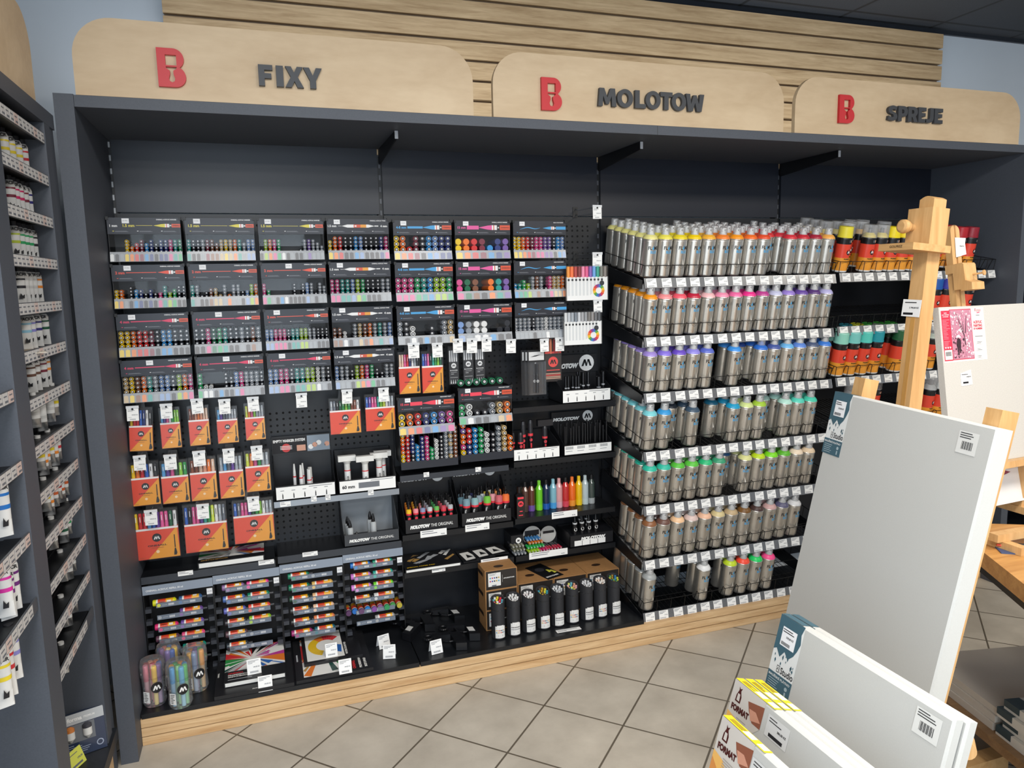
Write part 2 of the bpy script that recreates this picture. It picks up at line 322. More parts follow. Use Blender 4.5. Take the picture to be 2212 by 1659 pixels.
# ---------- wire baskets with spray cans ----------
TH = radians(11); ST, CT = sin(TH), cos(TH)
PITCH = .0700
def slope(p): return (p[0], p[1]*CT-p[2]*ST, p[1]*ST+p[2]*CT)
def wires(w, n, d=.40):
    f = MB()
    for i in range(int(w/.0235)+1): f.rod(slope((.004+i*.0235, 0, -.002)), slope((.004+i*.0235, d, -.002)), .0012, 4)
    for j in range(5): f.rod(slope((0, .003+j*d/4.1, -.005)), slope((w, .003+j*d/4.1, -.005)), .0018, 4)
    g = MB()
    for h in (.052,):
        g.path([slope(p) for p in ((0, d, h), (0, -.002, h), (w, -.002, h), (w, d, h))], .0016, 5)
    for i in range(n+1):
        x = min(.0 + i*PITCH, w); g.path([slope((x, -.002, 0)), slope((x, -.002, .052)), slope((x, .014, .052)), slope((x, .03, .0))], .0014, 4)
    for x in (0, w):
        for j in range(1, 6): g.rod(slope((x, j*d/5, 0)), slope((x, j*d/5, .052)), .0014, 4)
    return f, g
LBL = MB().box(-.023, .023, -.0006, 0, -.0185, .0185, 0)
LBL.text('127,00', .019, -.004, .0052, .0009, 1, None, 'r', .02); LBL.text('Kč', .0205, -.004, .0052, .0009, 1, None, 'l', .02) if 0 else None
for q in range(3): LBL.rect(-.02, .013-.004*q, (.012, .004, -.004)[q], .0148-.004*q, .0009, 1)
for q in range(14): LBL.rect(-.019+.0022*q, -.016, -.019+.0022*q+(.0012 if q % 3 else .0006), -.0105, .0009, 1)
LBLME = LBL.build('price_label', [WHITE, GREYINK]); _lm = LBLME.data; bpy.data.objects.remove(LBLME)
RAILM = clear('price_rail_clear', .08, .2, gl=.8)
_bm = {}
def basket(x0, z, n, label, w=.985, d=.40, dy=-.409, group='wire basket shelves of the spray cans', skip=()):
    t = thing('wire_basket_shelf', label, 'shelf', (x0, dy, z), group=group)
    if (w, n) not in _bm:
        f, g = wires(w, n, d); s = MB()
        s.hexa([slope(p) for p in ((-.006, -.004, -.045), (-.0035, -.004, -.045), (-.0035, .405, -.085), (-.006, .405, -.085))], [slope(p) for p in ((-.006, -.004, -.008), (-.0035, -.004, -.008), (-.0035, .405, -.003), (-.006, .405, -.003))])
        r = MB().slab((0, -.006, .0), (1, 0, 0), (0, -.22, -.975), (0, -.975, .22), w, .043, .001, 0)
        rb = MB().slab((0, -.0045, .0), (1, 0, 0), (0, -.22, -.975), (0, -.975, .22), w, .042, .004, 0)
        _bm[w, n] = [b.build(nm, mm, t) for b, nm, mm in ((f, 'wire_floor', WIRE), (g, 'wire_fence', WIRE), (s, 'side_bracket', SHELF), (rb, 'price_rail', M('rail_dark', '33363C', .4)), (r, 'rail_cover', RAILM))]
        k = _bm[w, n]; c = inst('side_bracket', k[2].data, t, (w+.0095, 0, 0))
    else:
        for o in _bm[w, n][:4]: inst(o.name.split('.')[0], o.data, t)
        inst('side_bracket', _bm[w, n][2].data, t, (w+.0095, 0, 0)); inst('rail_cover', _bm[w, n][4].data, t)
    rail = [c for c in t.children if c.name.startswith('price_rail')][0]
    for i in range(n):
        if i in skip: continue
        inst('price_label', _lm, rail, (.034+i*PITCH+R.uniform(-.003, .003), -.0105, -.0205), (radians(-12.7), R.uniform(-.04, .04), 0))
    return t
# silver can
def silver_can():
    b = MB().lathe([(.0295, 0), (.0315, .002), (.0325, .006), (.0325, .148), (.0318, .1515)], 28, 0)
    b.lathe([(.0330, .1515), (.0336, .1535), (.0336, .1555), (.0325, .1575)], 28, 0, cap=False)
    fn = bend(.0327)
    b.text('FL', -.0215, .1145, .0148, 0, 1, .0165, 'l', .03, fn); b.text('ME', .0040, .1145, .0148, 0, 1, .0225, 'l', .03, fn)
    b.poly([(-.0035, .1155)]+[(-.0003+.0042*cos(radians(a)), .1195+.0042*sin(radians(a))) for a in range(-120, 61, 20)]+[(.0022, .1345)]+[(-.0003+.0042*cos(radians(a)), .1195+.0042*sin(radians(a))) for a in range(130, 221, 30)], .0001, None, 2, fn)
    b.text('BLUE', -.0115, .0995, .0118, 0, 2, .028, 'l', .03, fn); b.rect(-.011, .0955, .0165, .0975, 0, 2, fn)
    for a, c_, h in ((-1, .045, .03), (1, .045, .03)):
        q = [(a*.0, c_+.034), (a*.011, c_+.006), (a*.0045, c_+.002)]; b.poly(q, .0002, None, 3 if a < 0 else 4, fn)
    for k in range(8):
        a0, a1 = radians(200+k*17.5), radians(200+(k+1)*17.5); p = lambda a, r: (.016*cos(a)*r, .055+.02*sin(a)*r)
        b.poly([p(a0, 1), p(a1, 1), p(a1, .9), p(a0, .9)], .0001, None, 3, fn)
    for q in range(2): b.rect(-.006, .012-.003*q, .006, .0135-.003*q, 0, 3, fn)
    b.rect(-.012, .018, .012, .0188, 0, 3, fn)
    d = MB().lathe([(.0322, .157), (.0318, .1595), (.0285, .166), (.022, .1725), (.0185, .1745)], 28, 0)
    c = MB().lathe([(.0165, .174), (.0165, .177), (.012, .178), (.0115, .186), (.0085, .188), (.0080, .197), (.0072, .1985)], 16, 0)
    c.box(-.002, .002, -.0095, -.0075, .191, .195, 1)
    k = MB().lathe([(.0178, .175), (.0172, .199), (.0155, .2035), (.0, .2045)], 18, 0)
    mats = [SILVER, C('16181C'), C('4FA3D4'), C('7E7B74'), C('ECE8DE')]
    o = [b.build('body', mats), d.build('dome', C('FFFFFF')), c.build('nozzle', [C('DADAD8'), INK]), k.build('clear_cap', CAPM)]
    ms = [q.data for q in o]; [bpy.data.objects.remove(q) for q in o]; return ms
SC_ME = silver_can()
def can(x, y, z, hexc, label, rz, nozzle=None):
    t = thing('spray_can', label, 'spray can', (x, y, z), (TH, 0, 0), 'silver spray cans in the wire baskets')
    inst('body', SC_ME[0], t, rot=(0, 0, rz)); inst('dome', SC_ME[1], t, mats={0: C(hexc, .35)})
    inst('nozzle', SC_ME[2], t, rot=(0, 0, rz), mats={0: C(nozzle)} if nozzle else None); inst('clear_cap', SC_ME[3], t)
    return t
ZR = [1.6017, 1.3562, 1.1179, .8641, .6235, .3777, .136]
BN = ['top', 'second', 'third', 'fourth', 'fifth', 'sixth', 'bottom']
# per basket: column -> (hex, colour words, depths present)
r2 = (0, 1)
ROWS = [
 [('E6DE8C', 'cream', range(6)), ('E8DC58', 'lemon', range(6)), ('E8D22C', 'yellow', range(3)), ('F0CC10', 'sun yellow', range(3)), ('EFB038', 'maize', range(5)), ('F08434', 'orange', range(4)), ('F59A22', 'bright orange', range(4)), ('EE6E26', 'deep orange', range(5)), ('E2512E', 'vermilion', range(4)), ('D83A3C', 'red', (1,)), ('D63440', 'scarlet', range(5)), ('C92C3A', 'crimson', range(4)), ('A8283E', 'wine red', range(4)), ('F2AC54', 'apricot', range(4))],
 [('F0981F', 'orange', range(5)), ('F09294', 'salmon', r2), ('EE5C6C', 'coral', r2), ('C0243F', 'crimson', r2), ('F2BCBE', 'pale pink', r2), ('F092B0', 'pink', r2), ('EE6CA2', 'candy pink', r2), ('EE348E', 'hot pink', r2), ('BE4290', 'magenta', (0,)), ('C4C6E2', 'pale lavender', r2), ('9A80D2', 'lilac', (0,)), ('6A4CA2', 'violet', r2), ('5C3C7C', 'plum', r2), ('BCB8E6', 'lavender', r2)],
 [('9E88D2', 'lilac', range(5)), ('8672DA', 'purple', r2), ('6C4EC2', 'deep violet', r2), ('928AE2', 'periwinkle', r2), ('5E6ECA', 'blue violet', r2), None, ('3E92E2', 'sky blue', r2), ('2B4F9E', 'navy', (1,)), ('2E6ECC', 'royal blue', r2), ('465A9E', 'dark blue', r2), ('6EB6EA', 'light blue', r2), ('5E88D8', 'cornflower', r2), ('4C5A7A', 'slate', r2), ('3E7EDA', 'azure', r2)],
 [('7CCFD6', 'pale turquoise', range(6)), ('3C9CDA', 'blue', (0,)), ('2B3440', 'black', (1,)), ('40566A', 'slate', r2), ('2B3440', 'anthracite', (2,)), ('1E6C8C', 'petrol', (1,)), ('1F9ECA', 'cyan', r2), ('D2E092', 'pale lime', r2), ('A6CC40', 'lime', (0,)), ('B4D8CC', 'grey mint', (1,)), ('BAE8DA', 'pale mint', r2), ('5EDAC4', 'mint', r2), ('50D8BA', 'aqua', r2)],
 [('2EBA9E', 'sea green', range(5)), ('34BCA2', 'teal green', (0,)), ('58BE3E', 'green', r2), ('5CC242', 'grass green', r2), ('2CBA7A', 'emerald', r2), ('3C9A72', 'dull green', r2), ('2A5C8C', 'blue', (1,)), ('D8D892', 'pale khaki', r2), ('BEDA24', 'acid green', r2), ('7EDA24', 'bright green', r2), ('5AB02C', 'leaf green', r2), ('F0DCC2', 'ivory', (0,)), ('E8D0B0', 'sand', (0,))],
 [('8C5C3A', 'brown', range(4)), ('6C4C42', 'cocoa', r2), ('F2C69A', 'peach', r2), ('DCC2BA', 'dusty pink', r2), ('F0BE9E', 'skin pink', r2), ('D8C692', 'beige', r2), ('C4AA82', 'tan', r2), ('7C562A', 'ochre brown', r2), ('4C3632', 'dark brown', r2), ('D0A6A2', 'old rose', r2), ('605E7A', 'grey violet', r2), ('E2E2E2', 'white', r2)],
 [('A0A4A4', 'grey', range(5)), None, None, ('5A5C60', 'dark grey', (2,)), ('EAEAEA', 'white', r2), None, ('C8E032', 'fluorescent yellow', r2), ('FF523A', 'fluorescent red', r2), ('22D86A', 'fluorescent green', r2), ('FF5292', 'fluorescent pink', r2)]]
DEP = ['at the front', 'second from the front', 'third from the front', 'fourth from the front', 'fifth from the front', 'at the back']
for k, row in enumerate(ROWS):
    basket(2.005, ZR[k], 14, '%s wire basket of silver spray cans, counted down the left column' % BN[k])
    for i, e in enumerate(row):
        if not e: continue
        for j in e[2]:
            rz = R.uniform(-.05, .38) if not (k == 4 and i == 7) else -.3
            lx, ly = .035+i*PITCH+R.uniform(-.001, .001), .037+j*.0665
            p = slope((lx, ly, 0.0006))
            can(2.005+p[0], -.409+p[1], ZR[k]+p[2], e[0], '%s spray can %s of the %s column, %s silver can basket' % (e[1], DEP[j], ORD[i], BN[k]), rz, '2E6ECC' if (k == 2 and i == 8 and j == 0) else None)
# orange-labelled cans
def orange_can(kind):
    b = MB().lathe([(.0300, 0), (.0322, .003), (.0328, .008), (.0328, .066), (.0328, .128), (.0328, .152), (.0310, .158)], 26, [3, 3, 1, 0, 2, 2])
    fn = bend(.0330)
    b.poly([(-.052, .066), (.052, .066), (.052, .112), (.03, .104)], .0001, None, 1, fn) if 0 else None
    n = 10
    for q in range(n):
        u0, u1 = -.05+.1*q/n, -.05+.1*(q+1)/n; h = lambda u: .05+.35*(u+.03)
        b.poly([(u0, .0645), (u1, .0645), (u1, max(.0645, h(u1))), (u0, max(.0645, h(u0)))], 0, None, 1, fn) if h(u1) > .0645 else None
    logo(b, .004, .092, .0125, .0003, 2, 3, fn); b.text('PREMIUM', -.016, .058, .006, .0003, 2, None, 'l', .03, fn)
    b.rect(-.002, .136, .008, .147, .0002, 4, fn); b.rect(.009, .136, .017, .147, .0002, 5, fn)
    for q in range(3): b.rect(-.012, .018+.006*q, .014, .0188+.006*q, .0002, 2, fn)
    return b.build('body', [C('DC4530', .3), C('E69A32', .3), C('131316', .3), C('E8E8E6'), C('55585E'), C('D8A88A')])
_o = orange_can(0); OC = _o.data; bpy.data.objects.remove(_o)
_c = MB().lathe([(.0336, .157), (.0336, .163), (.0322, .164), (.0312, .2035), (.0295, .2065), (.0, .2065)], 24, 0).build('cap', C('FFFFFF')); CAPS = _c.data; bpy.data.objects.remove(_c)
_c = MB().lathe([(.0336, .157), (.0336, .163), (.0325, .164), (.0318, .212), (.0295, .2155), (.0, .2155)], 24, 0).build('cap', CAPM); CAPC = _c.data; bpy.data.objects.remove(_c)
_c = MB().lathe([(.0305, .158), (.0285, .168), (.018, .178), (.0145, .179)], 20, 0).lathe([(.013, .179), (.0095, .183), (.0085, .198), (.007, .2)], 12, 1).build('dome', [C('FFFFFF'), C('3A3C40')]); DOM = _c.data; bpy.data.objects.remove(_c)
def ocan(x, y, z, hexc, clearcap, label, rz):
    t = thing('spray_can', label, 'spray can', (x, y, z), (TH, 0, 0), 'orange labelled spray cans')
    inst('body', OC, t, rot=(0, 0, rz))
    if clearcap: inst('dome', DOM, t, mats={0: C(hexc, .35)}); inst('clear_cap', CAPC, t)
    else: inst('cap', CAPS, t, mats={0: C(hexc, .35)})
Y1, Y2 = 'E6D83E', 'EAD21E'
OROWS = {0: {0: [(0, Y1, 0, 'pale yellow'), (2, Y2, 1, 'yellow'), (3, Y2, 1, 'yellow'), (4, Y2, 1, 'yellow')], 1: [(1, Y2, 1, 'yellow'), (2, Y2, 1, 'yellow')], 2: [(0, Y2, 1, 'yellow'), (2, 'F0C418', 1, 'golden yellow')],
            3: [(0, Y2, 1, 'yellow'), (2, 'E8B020', 1, 'amber'), (3, 'E8A020', 1, 'amber')], 4: [(0, 'F0D820', 0, 'bright yellow'), (3, 'B06030', 1, 'brown')], 5: [(0, 'EED42A', 0, 'bright yellow'), (2, 'B06030', 1, 'brown')], 6: [(0, 'E89020', 1, 'orange'), (1, 'E89020', 1, 'orange')],
            8: [(0, 'D8305A', 1, 'pink red'), (1, 'D8305A', 1, 'pink red'), (2, '905048', 1, 'brown')], 9: [(1, 'D0406A', 1, 'pink'), (2, '804048', 1, 'brown')], 10: [(0, 'B0202C', 0, 'red'), (1, 'B0202C', 0, 'red')], 11: [(0, '902030', 0, 'dark red')]},
         1: {8: [(0, '1E58A8', 0, 'blue')], 9: [(0, '3A3A98', 0, 'indigo')], 10: [(0, '202024', 1, 'black'), (1, '303034', 1, 'black')], 11: [(0, '202024', 1, 'black')]},
         2: {0: [(0, '8CD0BE', 0, 'pale aqua'), (1, '94D6C6', 0, 'pale aqua')], 1: [(0, '78C8C4', 0, 'aqua'), (1, '60B0B0', 0, 'aqua')], 2: [(0, '58CCC0', 0, 'turquoise'), (1, '2E7C96', 0, 'petrol'), (2, '2A8CA0', 0, 'petrol')], 3: [(0, '2496A6', 0, 'teal'), (2, 'C4CC30', 0, 'yellow green')], 4: [(2, '3CA840', 0, 'bright green'), (1, '202824', 1, 'black')], 5: [(0, '26603E', 0, 'dark green'), (1, '1E4C34', 0, 'dark green'), (2, '38A03C', 0, 'bright green')], 6: [(0, '2E6C40', 0, 'green'), (2, '38A03C', 0, 'bright green')], 8: [(0, 'C4D8C4', 1, 'pale green')]},
         3: {1: [(0, '8C9298', 1, 'grey')], 2: [(0, '8C9298', 1, 'grey')], 3: [(1, '603028', 1, 'brown')], 4: [(1, '603028', 1, 'brown')], 6: [(0, 'B8BCC0', 1, 'light grey')], 8: [(0, 'C8CCCC', 1, 'pale grey')], 9: [(0, 'D0D4D4', 0, 'pale grey')]}}
for k in range(4):
    basket(3.012, ZR[k]+.004, 14, w=.962, label='%s wire basket of orange spray cans, counted down the right column' % BN[k])
    for i, l in OROWS[k].items():
        for j, h, cc, nm in l:
            p = slope((.035+i*PITCH, .037+j*.0665, .0006))
            ocan(3.012+p[0], -.409+p[1], ZR[k]+.004+p[2], h, cc, '%s %s orange can, %s in %s column, %s right basket' % (nm, 'clear-capped' if cc else 'capped', ['front', 'second', 'third', 'fourth', 'fifth'][j], ORD[i], BN[k]), R.uniform(-.02, .3))
# ---------- marker dispensers ----------
PAL = {'y': ('EEC81E', 'yellow'), 'o': ('F07A2C', 'orange'), 'r': ('D83434', 'red'), 'm': ('7E2C3E', 'maroon'), 'p': ('DC4E8E', 'pink'), 'b': ('3A92D2', 'blue'), 'n': ('34407E', 'navy'), 'k': ('22232A', 'black'),
       'g': ('2EA866', 'green'), 'G': ('1C6A48', 'dark green'), 'l': ('A4C832', 'lime'), 't': ('2C9A90', 'teal'), 'w': ('E6E6E4', 'white'), 's': ('8E949C', 'grey'), 'c': ('CDB07C', 'beige'), 'e': ('84543C', 'brown'), 'v': ('7C5EA6', 'violet'), 'u': ('7E9ED0', 'pale blue')}
def marker_mesh(r, L=.11, solid=False):
    b = MB()
    if solid: b.lathe([(r*.93, 0), (r, .002), (r*.97, .03), (r*.97, L)], 16, 0, (0, 0, 0), (0, 1, 0))
    else:
        b.lathe([(r*.8, 0), (r, .002), (r, .035), (r*.92, .036), (r*.92, L)], 14, [0, 0, 2, 2], (0, 0, 0), (0, 1, 0), False)
        b.lathe([(r*.8, 0), (r*.66, .0005), (r*.62, .003), (r*.36, .003), (r*.36, -.0008)], 14, [0, 2, 2, 1], (0, 0, 0), (0, 1, 0), False)
        b.disc(0, 0, r*.36, .0008, 1, 10); b.disc(0, 0, r*.13, .0011, 2, 8)
    return b.build('marker', [WHITE, C('E8E8E8'), C('2A2A30')])
_mk = {}
def mk_mesh(r, solid=False, L=.11):
    k = (r, solid, L)
    if k not in _mk: o = marker_mesh(r, L, solid); _mk[k] = o.data; bpy.data.objects.remove(o)
    return _mk[k]
MARK = []                                        # (x, y, z, r, solid, colour key, label, length, rot)
TINT = {k: v for k, v in PAL.items()}
def lighten(h, a=.35):
    c = [int(h[i:i+2], 16) for i in (0, 2, 4)]; return '%02X%02X%02X' % tuple(int(x+(225-x)*a) for x in c)
TW, TY = .237, -.2
YEL, RDO, PNK, BLU, RED2, MAG = 'D9CB4A', 'E2543E', 'D83E62', '4A9ED6', 'E8475A', 'DE5C9C'
def header(kind):
    h = MB(); H = -.0575
    h.box(0, TW, -.0015, 0, H, 0, 0)
    w = .0017
    h.text({'twin': 'ONE4ALL ACRYLIC TWIN', 'aqua': 'AQUA COLOR BRUSH', '15p': 'PERMANENT PAINT'}.get(kind, 'ONE4ALL ACRYLIC MARKER'), TW-.012, -.0085, .004, w, 1, None, 'r', .03)
    def pen(u, v, s, tip, red=True):
        h.poly([(u-.044*s, v), (u-.018*s, v+.0052*s), (u-.006*s, v+.0062*s), (u-.006*s, v-.0062*s), (u-.018*s, v-.0052*s)], w, None, 2)
        h.rect(u-.006*s, v-.0062*s, u+.008*s, v+.0062*s, w, 1); h.rect(u-.002*s, v-.0062*s, u+.0005*s, v+.0062*s, w+.0002, 3)
        h.rect(u+.008*s, v-.0062*s, u+.016*s, v+.0062*s, w, 6); h.text('M', u+.012*s, v-.003, .006, w+.0003, 1, None, 'c', .05)
        if u+.016*s < TW-.001: h.rect(u+.016*s, v-.0062*s, TW-.0005, v+.0062*s, w, 3 if red else 2); h.text('ONE4ALL', u+.019*s, v-.002, .004, w+.0003, 6, TW-u-.021*s, 'l', .03) if red else None
    if kind == 'twin':
        h.text('1.5 mm', .004, -.031, .0085, w, 1, None, 'l', .03); h.text('4 mm', TW-.006, -.031, .0085, w, 1, None, 'r', .03)
        h.rect(.043, -.0273, .056, -.0262, w, 1); h.rect(TW-.055, -.0285, TW-.04, -.025, w, 1)
        h.poly([(.056, -.0268), (.078, -.0212), (.158, -.0212), (.182, -.0268), (.158, -.0328), (.078, -.0328)], w, None, 1)
        h.rect(.102, -.0328, .15, -.0212, w+.0002, 3); h.rect(.128, -.0328, .15, -.0212, w+.0003, 4); h.text('M', .109, -.0305, .007, w+.0004, 1, None, 'c', .05)
    elif kind == 'aqua':
        for i in range(10):
            f = lambda a: (.03+.009*a, -.031+.0035*sin(a*.75-1.2)+.0003*a); a, b = f(i), f(i+1); t0, t1 = .0015*sin(pi*i/10)+.0004, .0015*sin(pi*(i+1)/10)+.0004
            h.poly([(a[0], a[1]-t0), (b[0], b[1]-t1), (b[0], b[1]+t1), (a[0], a[1]+t0)], w, None, 2)
        pen(.176, -.029, 1.0, 2, False)
    else:
        tw = {'1.5': 1, '1+': 1, '2': 2, '4': 3, '4-8': 8, '15': 15, '15p': 15}[kind]; tt = {'1.5': '1.5 mm', '1+': '1.5 mm', '2': '2 mm', '4': '4 mm', '4-8': '4-8 mm', '15': '15 mm', '15p': '15 mm'}[kind]
        u = .012
        if kind == '1+': h.text('1 mm', .008, -.0325, .0085, w, 1, None, 'l', .03); u = .05
        bx = text2d(tt, .03); W = (bx[3]-bx[2])*.0098/(bx[5]-bx[4]); h.text(tt, u, -.0325, .0098, w, 2, None, 'l', .03)
        th = {1: .0006, 2: .0012, 3: .0017, 8: .0042, 15: .0075}[tw]; s = {1: 1, 2: 1, 3: 1.05, 8: 1.35, 15: 1.55}[tw]
        h.rect(u+W+.005, -.0275-th, TW-.092*max(1, s*.95), -.0275+th, w, 2); pen(TW-.045*s, -.0275, s, 2)
    for q in range(3):
        u = .016+.078*q; h.rect(u, -.0478, u+.005, -.0458, w, (2, 1, 1)[q]); h.rect(u+.008, -.0472, u+.045, -.0464, w, 5); h.rect(u+.008, -.0495, u+.05, -.0487, w, 5)
    return h
_hd = {}
HC = {'1.5': YEL, '1+': YEL, '2': RDO, '4': PNK, '4-8': BLU, '15': MAG, '15p': RED2, 'twin': 'E8E8E8', 'aqua': BLU}
_sh = None
def tray(x, z, kind, cols, desc, row, sticker=None, y=TY):
    global _sh
    t = thing('marker_dispenser', 'dark marker dispenser with clear window, '+desc, 'marker dispenser', (x, y, z), group='marker dispensers on the pegboard')
    if _sh is None:
        b = MB().box(.001, TW-.001, .118, .121, -.125, -.002).box(.001, TW-.001, .004, .12, -.1255, -.1235)
        for u in (.0005, TW-.002): b.box(u, u+.0015, .003, .121, -.125, -.002)
        for u in (-.003, TW-.006): b.box(u, u+.009, -.005, .01, -.008, .003)
        _sh = [b.build('tray', BLK, t).data, MB().rect(.001, -.102, TW-.001, -.058, .0008).build('window', CLEAR, t).data,
               MB().slab((.001, -.001, -.119), (1, 0, 0), (0, -.2, -.98), (0, -.98, .2), TW-.002, .036, .0008, 0).build('strip_cover', HAZE, t).data]
    else:
        inst('tray', _sh[0], t); inst('window', _sh[1], t); inst('strip_cover', _sh[2], t)
    if kind not in _hd:
        _hd[kind] = header(kind).build('header_card', [CARD, C('E6E6E6'), C(HC[kind]), C('D2563C'), C('E09A3C'), C('8A8D94'), C('1A1A1E')], t).data
    else: inst('header_card', _hd[kind], t)
    su = sticker if sticker is not None else .05
    MB().box(su, su+.023, -.0026, -.0016, -.020, -.003, 0).text('19,90', su+.003, -.013, .004, .0028, 1, .015).build('price_sticker', [PAPER, GREYINK], t)
    n = len(cols); p = TW/n
    s = MB().slab((.001, .0005, -.1195), (1, 0, 0), (0, -.2, -.98), (0, -.98, .2), TW-.002, .034, .001, 0); ms = [C('8F949A')]; ix = {}
    for i, cc in enumerate(cols):
        c = cc[0] if cc[0] != 'x' else 'wkskb'[i % 5]
        if c not in ix: ix[c] = len(ms); ms.append(C(lighten(PAL[c][0], .3 if row else .3)))
        u0, u1 = p*(i+.14), p*(i+.86)
        s.slab((u0, -.0022, -.1285), (1, 0, 0), (0, -.2, -.98), (0, -.98, .2), u1-u0, .0245, .0005, ix[c])
        s.slab((u0+p*.22, -.001, -.1262), (1, 0, 0), (0, -.2, -.98), (0, -.98, .2), p*.28, .003, .0005, ix[c])
    s.build('colour_strip', ms, t)
    big = kind in ('15', '15p'); r = min(p*.45, .0130) if not big else .0133
    if kind == '4-8': r = .0108
    zp = {15: .0118, 13: .0150, 12: .0157}.get(n, .0213 if kind == '4-8' else .0265)
    if n == 15: r = .0062
    if n in (12, 13): r = .0077 if kind != 'twin' else .0070
    if kind in ('twin', 'aqua'): zp = .0147
    for i, cc in enumerate(cols):
        for j in range(int(cc[1:])):
            c = cc[0]
            zz = -.1235+r+j*zp; 
            if zz+r > -.006: continue
            MARK.append((x+p*(i+.5), y+.012+(0 if j else -.0), z+zz, r, kind == '15', c, '%s marker, %s up in %s column, %s' % (PAL[c][1], ORD[j], ORD[i], desc), .1, 0))
def cs(s): return [s[i:i+2] for i in range(0, len(s), 2)]
TR = [[('1+', 'x0x0x0y4o2r3m4b3n4k3n4n4p4t4g4'), ('1.5', 't4k4k4s4m4e4e3c4y4c4o4t4s3u4u4'), ('1.5', 'k1l4o4p4g4x0x0x0x0k1s4v4s4s3s2'), ('twin', 'y3o4r4k4k4b4u4k4k4k4n4p4'), ('4-8', 'y3o3r1m3k3b3u3n3n3'), ('15', 'y2o2r2m2b1n2v2'), ('aqua', 'y4y4o4r4m4p4p4v4v4k4b4u4')],
      [('2', 'y3o3x0k4b3n3k2n3k2p2t4l2g3k4k4'), ('2', 't4s4k1k2e3c3c1s4o1s4s4k2u2l4o4'), ('2', 'p4g2x0x0x0x0x0k4x0k4u4s4k1s4s3'), ('twin', 'p4p4t4t4u4l4g4k4k4k4s4s4'), ('4-8', 'p3p3p3g3t3b3l3l3g3'), ('15', 'p2G2e2x0o2t2v2'), ('aqua', 'b2t2g3l2s4e4s4k1p4c4c4o4')],
      [('4', 'y4y4o4r4r4m4k4b4b4k4k4k4'), ('4', 'k4k4p4G4g4t4k4k4s4k4e4s4'), ('2', 'u4u4p4p4p4k4t4t4l4l4s4s4k4k4k4'), ('twin', 'e3e3w2x0s4c4e4o4s4t4s4u4'), ('4-8', 's3k3w2x0x0k2x0s3c3'), ('15', 'u2s2w2w2x0k1k2'), ('aqua', 's4s4s4s4k4s4s4w4s4s4s4s4')],
      [('4', 'c4y4e4o4t4s4u4u4k4l4o4p4'), ('4', 'g4w1w1x0x0k4k3u4p4s4s4s4k4'), ('4', 'u4u4p4p4k4t4t4l4l4w4s4k4'), ('twin', 'u4s4s4k3l4o4p4g4k3k2s4s4')]]
RN = ['top row', 'second row', 'third row', 'fourth row']; TZ = [1.853, 1.688, 1.514, 1.3475]
STK = [[.048, .03, .025, .027, .03, .035, .028], [.04, .038, .09, .03, .03, .03, .026], [.04, .08, .036, .03, .03, .03, .03], [.085, .095, .045, .035]]
for a, row in enumerate(TR):
    for b, (kd, cc) in enumerate(row):
        tray(.003+.2505*b+(.004 if b > 3 else 0), TZ[a]-(.004 if b > 3 else 0), kd, cs(cc), '%s, %s from left' % (RN[a], ORD[b]), a, STK[a][b])
tray(.997, 1.140, '15p', cs('y2o2r2n2b2v2p2'), 'left of the pair above the racks', 4, .03)
tray(1.252, 1.162, '15p', cs('g2w2k1k1s2c2o2'), 'right of the pair above the racks', 4, .03)
for i in range(6): MARK.append((1.268+.0345*i, -.19, 1.183, .0145, False, 'G', 'dark green broad marker lying on top of the right lower dispenser, %s from left' % ORD[i], .11, 0))
# open racks below
def rack(x, z, w, h, cols, r, zp, desc):
    t = thing('marker_rack', 'open black marker rack of round markers, '+desc, 'marker rack', (x, -.185, z), group='open marker racks')
    b = MB().box(0, w, .1, .103, 0, h).box(0, w, 0, .1, -.004, 0)
    for i in range(len(cols)+1): b.box(w*i/len(cols)-.0006, w*i/len(cols)+.0006, .004 if 0 < i < len(cols) else 0, .1, 0, h)
    b.build('rack_body', BLK, t); MB().box(0, w, -.004, 0, -.03, .004).build('front_lip', CARD, t)
    for i, col in enumerate(cols):
        for j, c in enumerate(col):
            MARK.append((x+w*(i+.5)/len(cols), -.193, z+r+.002+j*zp, r, False, c, '%s marker, %s up in %s column of the %s' % (PAL[c][1], ORD[j], ORD[i], desc), .1, 0))
rack(1.003, .866, .243, .14, ['yyorooyk'[:7], 'rrrmrrr', 'kknnnnn', 'bbbb', 'nnnnnn', 'pppppp', 'ggg', 'wwwww', 'kkkkkk', 'ssssssss', 'csscscss', 'eeeeeeee'], .0085, .0172, 'left rack under the dispensers')
rack(1.258, .872, .236, .13, ['ypoov'+'o', 'nnrrr', 'bbbbb', 'ggggg', 'wwww', 'kkkk', 'sssss', 'ccccc', 'ooo'], .0105, .0232, 'right rack under the dispensers')
# the markers: the 300 that show largest are objects, the rest one mass
def size(m): return m[3]/(Vector(m[:3])-CAM).length
MARK.sort(key=size, reverse=True)
for m in MARK[:300]:
    x, y, z, r, solid, c, lab, L, rz = m
    o = inst('marker', mk_mesh(round(r, 4), solid, L), None, (x, y, z), (0, 0, rz), {0: C(PAL[c][0], .3)})
    tag(o, lab, 'marker', 'round-ended paint markers in the dispensers and racks')
ms = [C('E8E8E8'), C('2A2A30')]; ix = {}; b = MB()
for x, y, z, r, solid, c, lab, L, rz in MARK[300:]:
    if c not in ix: ix[c] = len(ms); ms.append(C(PAL[c][0], .3))
    me = mk_mesh(round(r, 4), solid, L)
    b.add([(x+v.co.x, y+v.co.y, z+v.co.z) for v in me.vertices], [tuple(p.vertices) for p in me.polygons], [(ix[c], 0, 1)[p.material_index] for p in me.polygons], True)
tag(b.build('fine_markers', ms), 'mass of fine paint markers filling the smaller columns of the dispensers', 'markers', kind='stuff')
